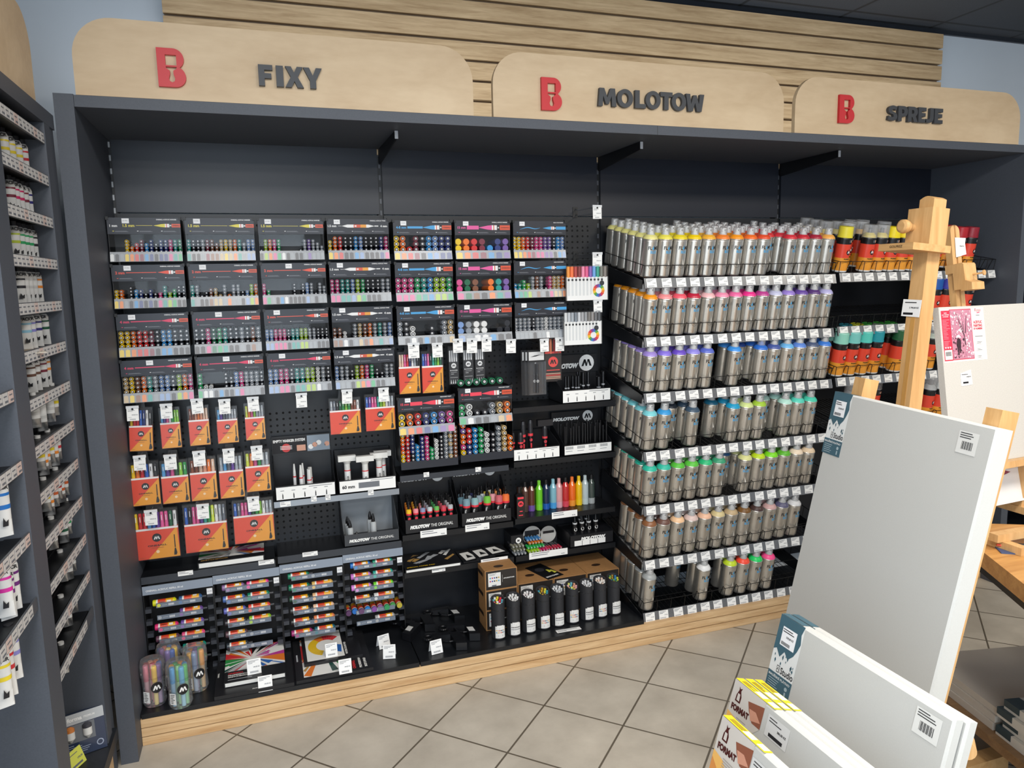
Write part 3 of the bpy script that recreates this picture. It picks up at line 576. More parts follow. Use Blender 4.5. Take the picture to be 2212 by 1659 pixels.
# ---------- hooks with price tags ----------
TAGM = MB().box(-.027, .027, -.001, 0, -.064, 0, 0)
lines(TAGM, -.022, .012, -.006, 3, .0045, .0016, .0012, 1); TAGM.text('349,00 Kč', .022, -.037, .0066, .0012, 1, .027, 'r', .03); TAGM.rect(-.021, -.047, -.006, -.0458, .0012, 1)
for q in range(12): TAGM.rect(-.014+.0022*q, -.059, -.014+.0022*q+(.0013 if q % 3 else .0007), -.053, .0012, 1)
_o = TAGM.build('price_tag', [WHITE, GREYINK]); TAGME = _o.data; bpy.data.objects.remove(_o)
CLIP = MB().box(-.029, .029, -.004, .002, -.004, .006, 0).box(-.004, .004, -.005, .002, -.009, -.002, 1)
_o = CLIP.build('tag_clip', [C('D8DADC'), BLK]); CLIPME = _o.data; bpy.data.objects.remove(_o)
def hook(px0, py0, px1, py1, label, y=-.205, s=None, empty=False):
    a, b = PY(px0, py0, y), PY(px1, py1, y); cx = (a.x+b.x)/2; zt = max(a.z, b.z)
    t = thing('display_hook', label, 'hook', (cx, y, zt), group='wire hooks with price tags')
    s = (b.x-a.x)/.054
    r = MB().path([(0, -y-.001, .012), (0, -y-.02, .004), (0, .004, -.002)], .0022, 6).path([(.004, -y-.001, -.012), (.004, -y-.02, -.02), (.004, .03, -.026), (.004, .022, -.014)], .0022, 6).box(-.012, .012, -y-.003, -y, -.028, .02, 1)
    r.build('wire_hook', [CHROME, BLK], t)
    c = inst('tag_clip', CLIPME, t, rot=(0, 0, R.uniform(-.08, .08))); c.scale = (s, 1, 1)
    g = inst('price_tag', TAGME, t, (0, -.001, -.003), (0, R.uniform(-.03, .03), R.uniform(-.1, .1))); g.scale = (s, 1, s)
    return t
def ocard(w, h):
    b = MB().box(0, w, -.004, .012, -h, 0, 0); e = .0042
    b.poly([(w, -.06*h), (w, -h), (w*.0, -h)][::-1] if w < h*1.2 else [(w*.97, -.02*h), (w, -h), (w*.28, -h)][::-1], e, None, 1)
    b.rect(0, -.065*h, w, 0, e+.0002, 2)
    s = min(w, h); logo(b, w*.5, -h*.32, s*.135, e+.0004, 3, 2)
    b.text('ONE4ALL', w*.5, -h*.60, s*.055, e+.0004, 3, min(w*.5, s*.55), 'c', .03)
    b.rect(w*.36, -h*.66, w*.64, -h*.645, e+.0004, 4); b.disc(w*.5, -h*.78, s*.05, e+.0004, 5, 14); b.rect(w*.08, -h*.95, w*.22, -h*.94, e+.0004, 4)
    u = w*.9; b.poly([(u-.0016, -h*.28), (u+.0016, -h*.28), (u+.002, -h*.7), (u-.002, -h*.7)], e+.0005, None, 3)
    b.poly([(u-.002, -h*.72), (u+.002, -h*.72), (u+.006, -h*.88), (u+.003, -h*.95), (u-.006, -h*.95), (u-.005, -h*.86)], e+.0005, None, 3)
    return b
OM = [C('DE4A30', .3), C('E8A02E', .3), C('EDEDEA'), C('17171A'), C('A85A2A'), C('F4D8B0')]
PC = {'Y': 'F0CC18', 'O': 'F08030', 'R': 'D42C38', 'B': '2C64C0', 'b': '5AA8E0', 'W': 'ECECEC', 'K': '26262C', 'G': '2EA050', 'L': '8CD040', 'l': 'D8E850', 'P': 'E860A0', 'V': '7048A8', 'N': '203070', 'S': 'A8B0B8', 'E': '8A4A34', 'T': '30B0A0', 'A': 'E8A888', 'C': 'E8C8B0', 'H': '6C7480', 'D': '186040'}
def pack(xl, xr, y0, y1, yp, cols, label, y=-.165, ang=0, grp='pen sets in orange card sleeves on hooks'):
    a, b = PY(xl, y0, y), PY(xr, y1, y); w = b.x-a.x; h = (a.z-b.z); hp = PY(xl, yp, y).z-a.z
    t = thing('pen_set_pack', label, 'pen set', (a.x, y, a.z), (0, ang, 0), grp)
    ocard(w, h).build('card_sleeve', OM, t)
    n = len(cols); p = (w-.004)/n
    for i, c in enumerate(cols):
        m = MB().lathe([(p*.46, -.03), (p*.46, hp*.25), (p*.42, hp*.27), (p*.42, hp-.004), (p*.36, hp)], 10, 0, (.002+p*(i+.5), .004, 0))
        m.rect(.002+p*(i+.42), hp*.45, .002+p*(i+.58), hp*.8, p*.44-.004, 1)
        m.build('pen', [C(PC[c], .3), WHITE if c != 'W' else INK], t)
    MB().box(-.002, w+.002, -.0062, .013, -h-.002, hp+.012).build('clear_bag', WRAP, t)
    MB().poly([(w*.3, hp+.012), (w*.7, hp+.012), (w*.66, hp+.05), (w*.34, hp+.05)], -.004, -.0032).build('hang_tab', WRAP, t)
    return t
RA = [((279, 334), (920, 970), 887, 'YRRBNWK', 'first', 'beside the cabinet side'), ((346, 393), (914, 965), 888, 'bVPWGLL', 'second', ''), ((407, 455), (908, 959), 884, 'EEAOACC', 'third', ''), ((468, 516), (907, 954), 886, 'bVHHSSS', 'fourth', ''), ((529, 574), (902, 947), 878, 'lOPLSSS', 'fifth', '')]
TA = [(273, 881, 302, 913), (346, 876, 374, 904), (412, 865, 440, 896), (472, 866, 499, 895), (534, 861, 560, 889)]
for (xx, yy, yp, cc, o, _), tg in zip(RA, TA):
    pack(*xx, *yy, yp, cc, 'small orange pen set hanging %s from left in the upper row' % o, ang=.05 if o == 'first' else 0)
    hook(*tg, 'wire hook with price tag over the %s orange pack of the upper row' % o)
RB = [((282, 348), (1034, 1087), 1006, 'YORBWK', 'first'), ((348, 411), (1030, 1082), 1003, 'bVPDLG', 'second'), ((410, 471), (1022, 1076), 996, 'EECAOC', 'third'), ((473, 529), (1018, 1071), 989, 'SbHVSS', 'fourth'), ((530, 586), (1008, 1057), 981, 'lOPGSS', 'fifth')]
TB = [(288, 988, 317, 1017), (354, 986, 383, 1017), (416, 978, 445, 1009), (481, 973, 508, 1003), (542, 967, 568, 996)]
for (xx, yy, yp, cc, o), tg in zip(RB, TB):
    pack(*xx, *yy, yp, cc, 'orange pen set hanging %s from left in the middle row' % o)
    hook(*tg, 'wire hook with price tag over the %s orange pack of the middle row' % o)
RC = [((289, 390), (1145, 1199), 1112, 'YRRbBVPPDW', 'first'), ((398, 494), (1134, 1183), 1098, 'BKPPVTGlWSH', 'second'), ((504, 594), (1116, 1164), 1089, 'BHPPVDGLWSS', 'third')]
TC = [(312, 1106, 342, 1137), (425, 1093, 453, 1122), (534, 1077, 561, 1106)]
for (xx, yy, yp, cc, o), tg in zip(RC, TC):
    pack(*xx, *yy, yp, cc, 'wide orange pen set hanging %s from left in the lowest row' % o)
    hook(*tg, 'wire hook with price tag over the %s wide orange pack' % o)
pack(712, 780, 888, 933, 868, 'SHKDGLGEEW', 'orange pen set hanging left of the pair below the double-ended dispenser', y=-.17); hook(738, 845, 762, 874, 'wire hook with price tag over the left pack of the pair')
pack(789, 854, 881, 926, 859, 'BVPPTLlWSS', 'orange pen set hanging right of the pair below the double-ended dispenser', y=-.17); hook(817, 841, 840, 868, 'wire hook with price tag over the right pack of the pair')
pack(861, 908, 793, 848, 767, 'CCPRNWSK', 'tall orange pen set hanging left above the lower dispensers', y=-.17); hook(881, 744, 906, 770, 'wire hook with price tag over the left tall orange pack')
pack(911, 958, 791, 846, 765, 'BVPKTGLD', 'tall orange pen set hanging right above the lower dispensers', y=-.17); hook(933, 744, 956, 770, 'wire hook with price tag over the right tall orange pack')
hook(639, 853, 664, 881, 'empty wire hook with price tag above the black marker stand')
hook(1093, 736, 1114, 761, 'empty wire hook with price tag beside the slim black packs')
for i, (a, b_, c, d) in enumerate(((1280, 446, 1299, 472), (1280, 548, 1300, 575), (1282, 650, 1300, 671))):
    hook(a, b_, c, d, ['topmost wire hook, empty, with price tag beside the silver cans', 'wire hook with price tag above the coloured white pen box', 'wire hook with price tag above the grey white pen box'][i], y=-.23)
# slim black packs of fineliners
for i, (xl, xr, y0, y1, yp) in enumerate(((969, 991, 782, 829, 758), (1000, 1023, 778, 827, 757), (1026, 1047, 777, 824, 755))):
    y = -.17; a, b = PY(xl, y0, y), PY(xr, y1, y); w = b.x-a.x; h = a.z-b.z; hp = PY(xl, yp, y).z-a.z
    t = thing('pen_set_pack', 'slim black fineliner pack, %s from left of three hanging' % ORD[i], 'pen set', (a.x, y, a.z), None, 'slim black fineliner packs')
    m = MB().box(0, w, -.004, .008, -h, 0, 0); logo(m, w*.5, -h*.17, w*.26, .0043, 1, 0); m.text('BLACKLINER', w*.5, -h*.4, .0038, .0043, 1, w*.8, 'c', .03); m.rect(w*.2, -h*.47, w*.8, -h*.46, .0043, 1); m.rect(w*.2, -h*.55, w*.5, -h*.535, .0043, 1); m.rect(w*.1, -h*.7, w*.9, -h*.69, .0043, 1)
    for q in range(4): m.poly([(w*(.14+.22*q), -h*.97), (w*(.25+.22*q), -h*.97), (w*(.2+.22*q), -h*.78)], .0043, None, 1)
    m.build('card_sleeve', [C('1E1F24'), C('E4E4E4')], t)
    for q in range(4): MB().rod((w*(.15+.23*q), .002, -.01), (w*(.15+.23*q), .002, hp), w*.085, 8).build('pen', [C('D9DADC')], t)
    MB().box(-.001, w+.001, -.0055, .009, -h-.001, hp+.02).build('clear_bag', WRAP, t)
for i, tg in enumerate(((978, 735, 1000, 761), (1008, 734, 1031, 760), (1040, 732, 1062, 757))): hook(*tg, 'wire hook with price tag over the %s slim black pack' % ORD[i])
# black blisters and the red-headed pack
for i in range(3):
    a, b = PY(1133+7*i-8, 757, -.15-.012*i), PY(1172+7*i-8, 852, -.15-.012*i); w = b.x-a.x; h = a.z-b.z
    t = thing('blister_pack', 'black blister pack with one black marker, %s from the wall' % ORD[i], 'blister pack', (a.x, -.15-.012*i, a.z), None, 'black blister packs on one hook')
    m = MB().box(0, w, 0, .002, -h, 0, 0).rect(.006, -.045, w-.004, -.008, .0006, 1); m.poly([(.012, -.03), (w*.4, -.024), (w*.8, -.02), (w*.5, -.028)], .0009, None, 0); m.text('M', w*.45, -.06, .006, .0008, 1, None, 'c', .05); m.build('backing_card', [C('17181C'), C('DADADA')], t)
    m = MB().lathe([(.007, -h+.012), (.007, -h*.55), (.0055, -h*.53), (.0055, -h*.3)], 12, 0, (w*.5, -.009, 0)); logo(m, w*.5, -h*.68, .006, .0165, 1, 0); m.build('marker', [C('202126'), C('C8C8C8')], t)
    MB().box(.002, w-.002, -.018, -.0005, -h+.004, -.05).build('blister', WRAP, t)
hook(1166, 735, 1185, 760, 'wire hook with price tag over the black blister packs')
for i in range(2):
    a, b = PY(1167+9*i, 762-2*i, -.16-.012*i), PY(1203+9*i, 823-3*i, -.16-.012*i); w = b.x-a.x; h = a.z-b.z
    t = thing('pen_set_pack', 'clear-topped black pen pack with round red logo, %s' % ('front one' if i else 'rear one'), 'pen set', (a.x, -.16-.012*i, a.z), None, 'red logo pen packs')
    m = MB().box(0, w, -.004, .006, -h, 0, 0); m.rect(0, -h*.07, w, 0, .0043, 1); logo(m, w*.5, -h*.36, w*.3, .0045, 1, 0); m.rect(w*.1, -h*.66, w*.9, -h*.63, .0045, 1)
    for q in range(4): m.rect(w*.05, -h*(.78+.055*q), w*.95, -h*(.75+.055*q), .0045, (2, 1, 2, 2)[q])
    m.build('card_sleeve', [C('2A211E'), C('DC4A44'), C('D0A890')], t)
    for q in range(4): MB().rod((w*(.15+.23*q), .001, -.01), (w*(.15+.23*q), .001, .055), w*.08, 8).build('pen', [C(['B04A34', 'C87850', 'A03030', '907050'][q])], t)
    MB().box(-.001, w+.001, -.0055, .007, -h-.001, .065).build('clear_bag', WRAP, t)
hook(1199, 732, 1219, 757, 'wire hook with price tag over the red logo packs')
# white boxes of brush pens
for i, (xl, xr, y0, ym, y1, cc) in enumerate(((1224, 1312, 576, 599, 647, ['F09A30', 'F07838', 'B04038', '8A3030', 'F090B0', 'E06090', '8A60B0', '70A8E0', '30A088', '7A7A70', '8A8078']), (1219, 1299, 676, 696, 742, ['D8DADA', 'C0C4C8', 'A8AEB4', '7C848C', 'D0D2D4', 'A8A8AA', '9A9C9E', '7E7A74', '969290', '6E6E70', '585A5E']))):
    y = -.235; a, b = PY(xl, y0, y), PY(xr, y1, y); w = b.x-a.x; H = a.z-b.z; z2 = PY(xl, ym, y).z-a.z
    t = thing('brush_pen_box', 'white brush pen box with %s pens and round colour wheel' % ('bright' if not i else 'grey'), 'pen set', (a.x, y, a.z), None, 'white brush pen boxes')
    m = MB().box(0, w, 0, .012, -H, z2, 0); p = w/11
    for q in range(10): m.rect(p*(q+.25), -H*.86, p*(q+.8), z2-.004, .0005, 1); m.disc(p*(q+.5), z2-.012, p*.3, .0008, 2, 10)
    m.poly([(w*.42, -H), (w, -H), (w, -H*.42)], .001, None, 0)
    for q in range(12):
        a0, a1 = 2*pi*q/12, 2*pi*(q+1)/12; f = lambda k, r: (w*.78+r*cos(k), -H*.72+r*sin(k)); m.poly([f(a0, .028), f(a1, .028), f(a1, .014), f(a0, .014)], .0016, None, 3+q % 6)
    m.disc(w*.86, -H*.5, .011, .0019, 2, 16)
    m.build('sleeve', [C('ECECEA'), C('D4D6D6'), C('24262A'), C('E8C020'), C('50A040'), C('2C70C0'), C('7A3A90'), C('D03040'), C('E87820')], t)
    for q in range(11): MB().lathe([(p*.46, z2-.002), (p*.46, -.002), (p*.42, 0)], 10, 0, (p*(q+.5), .006, 0)).build('pen', C(cc[q]), t)
    MB().box(-.001, w+.001, -.0045, .0125, -H-.001, .004).build('clear_case', WRAP, t)
# ---------- shelves ----------
def pl(mb, px0, px1, py, y=-.1765):
    a, b = PY(px0, py, y), PY(px1, py, y); return a, b
SHELFTAGS = []
def shelf(x0, x1, z, label, tags=(), mat=SHELF, lip=.024, d=.175):
    t = thing('shelf_board', label, 'shelf', (x0, -d, z), group='steel shelves of the cabinet')
    w = x1-x0
    MB().box(.001, w-.001, .002, d-.001, -.008, 0).build('board', SHELF, t); MB().box(0, w, -.001, .002, -lip, .0).build('front_lip', mat, t)
    for x in (.0, w-.003): MB().poly([(0, -.001), (d-.002, -.001), (d-.002, -.05), (.0, -.02)], x, x+.003, 0, lambda u, v, q: (q, .003+u*.98, v-.008)).build('end_bracket', SHELF, t)
    for px0, px1, py in tags:
        a, b = PY(px0, py, -d-.002), PY(px1, py, -d-.002); W = b.x-a.x; h = min(.03, max(.018, W*.3)) if W > .05 else .02
        m = MB().box(0, W, -.0008, 0, -h/2, h/2, 0); lines(m, W*.06, W*.8, h*.35, 2, h*.3, h*.1, .0009, 1); m.text('49,90', W*.92, -h*.38, h*.22, .0009, 1, None, 'r', .03)
        m.build('price_label', [WHITE, GREYINK], t, (a.x-x0, -.0015, max(-.022, min(-.004, (a.z+b.z)/2-z))), (0, 0, 0))
    return t
LIPG = M('lip_grey', '9AA2AC', .3, .6); LIPD = M('lip_dark', '34383F', .4)
shelf(.495, .992, .757, 'steel shelf with pale grey lip under the two black marker stands', ((605, 628, 1089), (672, 684, 1078), (703, 714, 1074), (795, 807, 1063)), LIPG)
shelf(.495, .992, .531, 'lower shelf under the grey bottle box', ((653, 686, 1193),), LIPD, .028)
shelf(-.0, .485, .521, 'shelf under the wide orange packs holding a sketchbook', ((384, 417, 1237), (558, 592, 1212)), LIPD, .028)
shelf(1.5, 1.995, 1.056, 'upper right shelf under the black marker box', (), SHELF)
shelf(1.5, 1.995, .8165, 'second right shelf under the fineliner box', (), SHELF)
shelf(.998, 1.475, .808, 'shelf under the two open marker racks', ((915, 927, 1024), (1027, 1039, 1014)), LIPD)
shelf(1.5, 1.99, .558, 'right shelf carrying the row of coloured bottles', ((1192, 1247, 1111),), SHELF)
shelf(.998, 1.49, .5505, 'shelf under the two boxes of ink bottles', ((908, 965, 1151), (1005, 1057, 1137)), SHELF)
shelf(.998, 1.49, .386, 'shelf carrying the paper pads', ((933, 962, 1231), (1039, 1097, 1212)), SHELF)
shelf(1.5, 1.992, .385, 'right shelf with the heap of chalk markers', ((1143, 1226, 1196),), SHELF)
# ---------- open display boxes ----------
BOXK = M('black_card', '1A1B1F', .4); BOXG = M('grey_card', '3A3D42', .45)
def dbox(x0, x1, z, fh, bh, label, front, back=None, y0=-.168, y1=-.012, mat=BOXK, inner=None, ins=0.):
    t = thing('display_box', label, 'display box', (x0, y0, z), group='open cardboard display boxes')
    w = x1-x0; d = y1-y0; e = .002
    m = MB().box(0, w, 0, d, .0005, .003).box(0, w, 0, e, .0005, fh).box(0, w, d-e, d, .0005, bh)
    for u in (0, w-e): m.poly([(0, .001), (d, .001), (d, bh), (d-.02, bh), (.02, fh+.012), (0, fh)], u, u+e, 0, lambda a, b, q: (q, a, b))
    m.build('tray', [mat], t)
    if ins: MB().box(e+.0003, w-e-.0003, e+.0003, d-e-.0003, .0032, ins).build('insert', mat, t)
    if inner: MB().box(e, w-e, d-2*e, d-e, .004, bh-.002).build('inner_back', inner, t)
    mm = MB(); front(mm, w, fh); mm.build('front_print', [mat, WHITE, INK, C('6E7278'), C('D84038')], t)
    if back:
        mm = MB().box(0, w, d-.008, d-.006, bh-.001, bh+back[1]); back[0](mm, w, bh, back[1], -(d-.008)); mm.build('back_card', [mat, WHITE, INK, C('C83838'), C('D8A088'), C('8C9AA8')], t)
    return t
def f_orig(m, w, h): m.text('MOLOTOW', w*.09, h*.32, h*.26, .0006, 1, w*.36, 'l', .08, shear=.2); m.text('THE ORIGINAL', w*.48, h*.34, h*.22, .0006, 1, w*.42)
def f_white(t1=None):
    def f(m, w, h):
        m.rect(.004, .004, w-.004, h-.004, .0006, 1)
        if t1: m.text(t1, .014, h*.35, h*.26, .0009, 2, None, 'l', .04); m.rect(w*.34, h*.3, w*.7, h*.72, .0009, 3)
        else:
            for q in range(5): u = w*(.12+.18*q); m.poly([(u-.002, h*.12), (u+.002, h*.12), (u+.002, h*.36), (u+.0006, h*.5), (u-.0006, h*.5), (u-.002, h*.36)], .0009, None, 2); m.rect(u-.008, h*.66, u+.006, h*.7, .0009, 3)
        m.rect(w*.55, h*.8, w*.94, h*.84, .0009, 3)
    return f
def f_bar(m, w, h):
    m.rect(.002, .006, w-.002, h-.004, .0006, 1)
    for k in range(4):
        for q in range(12): m.rect(w*(.03+.24*k)+.0032*q, h*.6, w*(.03+.24*k)+.0032*q+.0018, h*.85, .0009, 3)
        m.rect(w*(.03+.24*k), h*.4, w*(.17+.24*k), h*.44, .0009, 3)
def b_logo(m, w, z, h, q):
    m.text('MOLOTOW', w*.03, z+h*.22, h*.3, q+.0006, 1, w*.56, 'l', .08, shear=.2)
    logo(m, w*.78, z+h*.5, h*.48, q+.0006, 1, 0)
def b_sys(m, w, z, h, q):
    m.rect(.002, z+h*.05, w-.002, z+h*.95, q+.0004, 2); m.text('EMPTY MARKER SYSTEM', .006, z+h*.66, h*.16, q+.0008, 1, w*.54, 'l', .04)
    m.disc(w*.24, z+h*.34, h*.24, q+.0008, 3, 18); m.rect(w*.42, z+h*.12, w*.57, z+h*.45, q+.0008, 4); m.rect(w*.6, z+h*.06, w-.003, z+h*.94, q+.0008, 5)
    for k in range(5): m.disc(w*(.66+.07*k), z+h*(.3+.1*(k % 3)), h*.14, q+.001, (1, 4, 1, 5, 4)[k], 12)
    for k in range(3): m.rect(w*.14, z+h*(.26+.08*k), w*.34, z+h*(.29+.08*k), q+.001, 1)
def cx(px, y=-.17): return PY(px, 1000, y).x
dbox(.502, .737, .7575, .058, .155, 'black stand for empty markers with a photo header, left of the pair', f_white(), (b_sys, .075))
dbox(.748, .984, .7575, .056, .15, 'black stand of wide paint markers with the 60 mm front label', f_white('60 mm'), None)
dbox(.758, .986, .5315, .05, .185, 'grey lined display box with a few clear dropper bottles', f_orig, None, mat=BOXG, inner=C('8A9096'))
dbox(1.735, 1.975, 1.0565, .060, .12, 'black display box of black markers on the upper right shelf', f_white(), (b_logo, .08))
dbox(1.500, 1.722, .817, .055, .105, 'black display box with red-ringed markers and one broad-headed marker', f_white(), None, ins=.022)
dbox(1.742, 1.978, .817, .050, .12, 'black display box crowded with thin black fineliners', f_bar, (b_logo, .055))
dbox(1.012, 1.243, .551, .062, .175, 'black display box of small ink pump bottles, left of the pair', f_orig, (b_logo, .055), ins=.034)
dbox(1.258, 1.486, .551, .060, .175, 'black display box of round ink bottles, right of the pair', f_orig, (b_logo, .055), ins=.034)
dbox(1.765, 1.985, .3855, .055, .06, 'low black box holding small black ink bottles at right', lambda m, w, h: (m.text('MOLOTOW', w*.25, h*.5, h*.3, .0006, 1, w*.55, 'l', .08, shear=.2), [m.rect(w*(.1+.18*k), h*.1, w*(.27+.18*k), h*.55, .001, 1) for k in range(4)]), None, ins=.0555)
# ---------- upright contents of the display boxes ----------
def stick(name, label, cat, x, y, z, segs, group, n=12, print_=None, tilt=None):
    """segs: list of (part name, colour or material, profile)"""
    t = thing(name, label, cat, (x, y, z), tilt, group)
    for pn, c, prof in segs: MB().lathe(prof, n).build(pn, c if not isinstance(c, str) else C(c, .3), t)
    if print_:
        m = MB(); print_(m); m.build('label', [WHITE, INK, C('E03848')], t)
    return t
RNG = 'D8323C'
for i, (px, py0, py1, r) in enumerate(((637, 977, 1037, .0065), (649, 977, 1039, .0075), (652, 976, 1039, .0065), (663, 989, 1036, .0095), (664, 995, 1037, .0095))):
    a = PY(px, py1, -.1-.02*(i % 2)); H = .125 if i < 3 else .105
    stick('paint_marker', 'empty white marker with red ring, %s from left in the photo-header stand' % ORD[i], 'marker', a.x+.003*i, -.10-.03*(i % 2), .7615, [('barrel', 'E8E8E8', [(r, 0), (r, H*.56)]), ('ring', RNG, [(r*1.05, H*.56), (r*1.05, H*.6)]), ('cap', 'DCDDDA', [(r*.95, H*.6), (r*.9, H*.72), (r*(.45 if i < 3 else .85), H)])], 'empty white markers')
for i, (x, y) in enumerate(((.793, -.10), (.862, -.135), (.925, -.10), (.945, -.07))):
    t = stick('paint_marker', 'white paint marker with very wide head, %s from left in the 60 mm stand' % ORD[i], 'marker', x, y, .7615, [('barrel', 'EDEDEB', [(.013, 0), (.013, .075)]), ('ring', RNG, [(.0135, .075), (.0135, .079)]), ('neck', 'DADAD6', [(.0125, .079), (.0125, .105), (.02, .118)])], 'wide-headed white markers')
    MB().box(-.036, .036, -.011, .011, .116, .139).build('cap', C('E2E2DE'), t)
    m = MB(); fn = bend(.0132); m.text('MARKER', .004, .02, .007, .0002, 0, .035, 'l', .03, fn, rot=pi/2); m.build('lettering', INK, t)
for i, (x, y, hh) in enumerate(((.787, -.145, .1), (.785, -.115, .1), (.783, -.085, .1), (.876, -.1, .115), (.884, -.135, .115), (.812, -.15, .05))):
    stick('dropper_bottle', '%s in the grey lined box' % ['front of the small clear bottles on the left', 'middle of the small clear bottles on the left', 'rear of the small clear bottles on the left', 'rear tall clear bottle near the middle', 'front tall clear bottle near the middle', 'short black-capped bottle at the left front'][i], 'bottle', x, y, .535, [('bottle', 'B8BCBE', [(.0125, 0), (.013, hh*.66), (.006, hh*.72)]), ('cap', '121214', [(.0075, hh*.7), (.0075, hh*.82), (.003, hh)])], 'clear dropper bottles')
k = 0
for (x, y, r) in ((1.765, -.14, .0062), (1.778, -.14, .0062), (1.806, -.125, .0062), (1.815, -.14, .0062), (1.828, -.14, .0065), (1.84, -.10, .007), (1.852, -.10, .007), (1.866, -.10, .007), (1.853, -.135, .008), (1.88, -.13, .008), (1.93, -.135, .0115), (1.952, -.135, .0085)):
    H = .115 if r < .0066 else .128 if r < .009 else .105
    stick('black_marker', 'black marker with grey rings, %s from left in the upper right box' % ORD[k], 'marker', x, y, 1.061, [('barrel', '17171A', [(r*.8, 0), (r*.9, H*.5)]), ('ring', C('A8AAAE'), [(r*.92, H*.5), (r*.92, H*.55)]), ('cap', '0F0F12', [(r, H*.55), (r, H*.98), (r*.7, H)])], 'black markers in the upper right box'); k += 1
for i, (x, y, r, H) in enumerate(((1.512, -.13, .0095, .1), (1.545, -.14, .0115, .1), (1.572, -.10, .0115, .14), (1.607, -.10, .0115, .145), (1.672, -.11, .012, .115))):
    t = stick('paint_marker', '%s red-ringed black marker in the box with the broad-headed one' % ['first and shortest', 'second, grey-capped', 'third, tall', 'fourth, tall', 'broad-headed'][i], 'marker', x, y, .8394, [('barrel', '16161A', [(r*.85, 0), (r*.9, H*.5)]), ('ring', 'E0404A', [(r*1.05, H*.5), (r*1.05, H*.58)]), ('cap', '2A2A2E', [(r, H*.58), (r, H*.9), (r*.75, H)])], 'red-ringed black markers')
    m = MB(); fn = bend(r*.9); m.disc(0, H*.38, r*.6, .0004, 0, 14, fn); m.rect(-r*.3, H*.1, r*.3, H*.28, .0004, 0, fn); m.build('label', C('E0404A'), t)
    if i == 4: MB().box(-.036, .036, -.012, .012, H, H+.028).build('head', C('1E1E22'), t)
k = 0
for row in range(2):
    for i in range(15):
        x = 1.752+.0148*i+R.uniform(-.002, .002); H = .128+R.uniform(-.012, .012)+row*.004
        stick('fineliner', 'thin black fineliner, %s from left in the %s row of the crowded box' % (ORD[i], ['front', 'back'][row]), 'pen', x, -.142+.055*row+R.uniform(-.012, .012), .8215, [('barrel', '141417', [(.0034, 0), (.0040, .06), (.0040, H)]), ('grip', C('B4B6BA'), [(.0036, -.0), (.0042, .022)]), ], 'thin black fineliners', 8)
# ink bottles
PUMP = ['F0C02C', 'F0909A', '8C96B8', 'C8D0D4', '6CB85C', 'C84C5C', 'B8BCC0']
k = 0
for row in range(4):
    for i in range(7):
        if row == 3 and i in (2, 5, 6): continue
        x = 1.033+.0302*i+.004*row*(1 if i < 3 else 0); y = -.150+.034*row; c = PUMP[i] if row == 0 else ['E08838', 'E8A83C', 'E89CA4', 'A8AAB4', '50A060', 'C8606C', 'C0C4C8'][i]
        t = stick('ink_bottle', 'small pump bottle, %s from left in %s row of the left ink box' % (ORD[i], ['front', 'second', 'third', 'back'][row]), 'bottle', x, y, .5854, [('label', '1A1A1D', [(.0115, .0), (.0118, .045)]), ('band', 'DC3444', [(.0121, .045), (.0121, .052)]), ('ink', c, [(.0118, .052), (.0115, .066), (.006, .07)]), ('cap', '101013', [(.0055, .068), (.0055, .098), (.0075, .099), (.0075, .103)])], 'small pump ink bottles')
        if row == 0: m = MB(); m.disc(0, .03, .0065, .0004, 0, 14, bend(.0119)); m.build('logo', C('E03848'), t)
DRP = [('7C9AA6', 1.288, -.145), ('8CB0B4', 1.326, -.145), ('8A9AA6', 1.352, -.115), ('76C048', 1.384, -.14), ('E09AA0', 1.418, -.115), ('C8646C', 1.436, -.145), ('E8743C', 1.47, -.14), ('5E7C88', 1.275, -.11), ('9CA8B0', 1.308, -.10), ('2C3052', 1.326, -.065), ('B4BCC0', 1.372, -.095), ('C8B048', 1.402, -.07), ('B0B4B0', 1.42, -.05), ('F0A060', 1.452, -.08), ('D88050', 1.462, -.05), ('7890A0', 1.29, -.06)]
for i, (c, x, y) in enumerate(DRP):
    nm = ['front', 'middle', 'back'][0 if y < -.13 else 1 if y < -.08 else 2]
    t = stick('ink_bottle', 'round ink bottle with %s ink, %s part of the right ink box%s' % (['slate blue', 'pale teal', 'grey blue', 'green', 'pink', 'red', 'orange', 'dark teal', 'light grey', 'navy', 'pale grey', 'mustard', 'warm grey', 'apricot', 'copper', 'steel blue'][i], nm, ''), 'bottle', x, y, .5854, [('label', '1A1A1D', [(.0165, 0), (.0168, .046)]), ('band', 'DC3444', [(.0171, .046), (.0171, .055)]), ('ink', c, [(.0168, .055), (.0165, .078), (.008, .086)]), ('cap', '0F0F12', [(.009, .084), (.008, .1), (.004, .104), (.003, .12)])], 'round ink bottles', 16)
    if nm == 'front': m = MB(); m.text('REFILL', -.008, .02, .006, .0005, 0, .02, 'l', .03, bend(.017), rot=1.4); m.build('lettering', WHITE, t)
BT = [(1205, 'hex', '201518', None, 'black'), (1251-4, '', '5A4038', '4A3830', 'dark brown'), (1306, '', '5C3428', '6C4C98', 'brown over purple'), (1377, '', '6AC428', '78D02C', 'bright green'), (1441, '', '16294C', '1F58B0', 'dark blue'), (1506, '', '7CB4C4', '4AA0DC', 'light blue'), (1560, '', 'D89A9C', 'D8A8B4', 'pale pink'), (1620, '', 'C02C30', 'D84A5C', 'red'), (1680, '', 'EC6A20', 'F09838', 'orange'), (1742, '', 'E8BC10', 'ECC81E', 'yellow'), (1800, '', 'B4C4C8', 'BCCCCC', 'whitish'), (1858, '', '3C4844', 'A8ACAC', 'dark clear')]
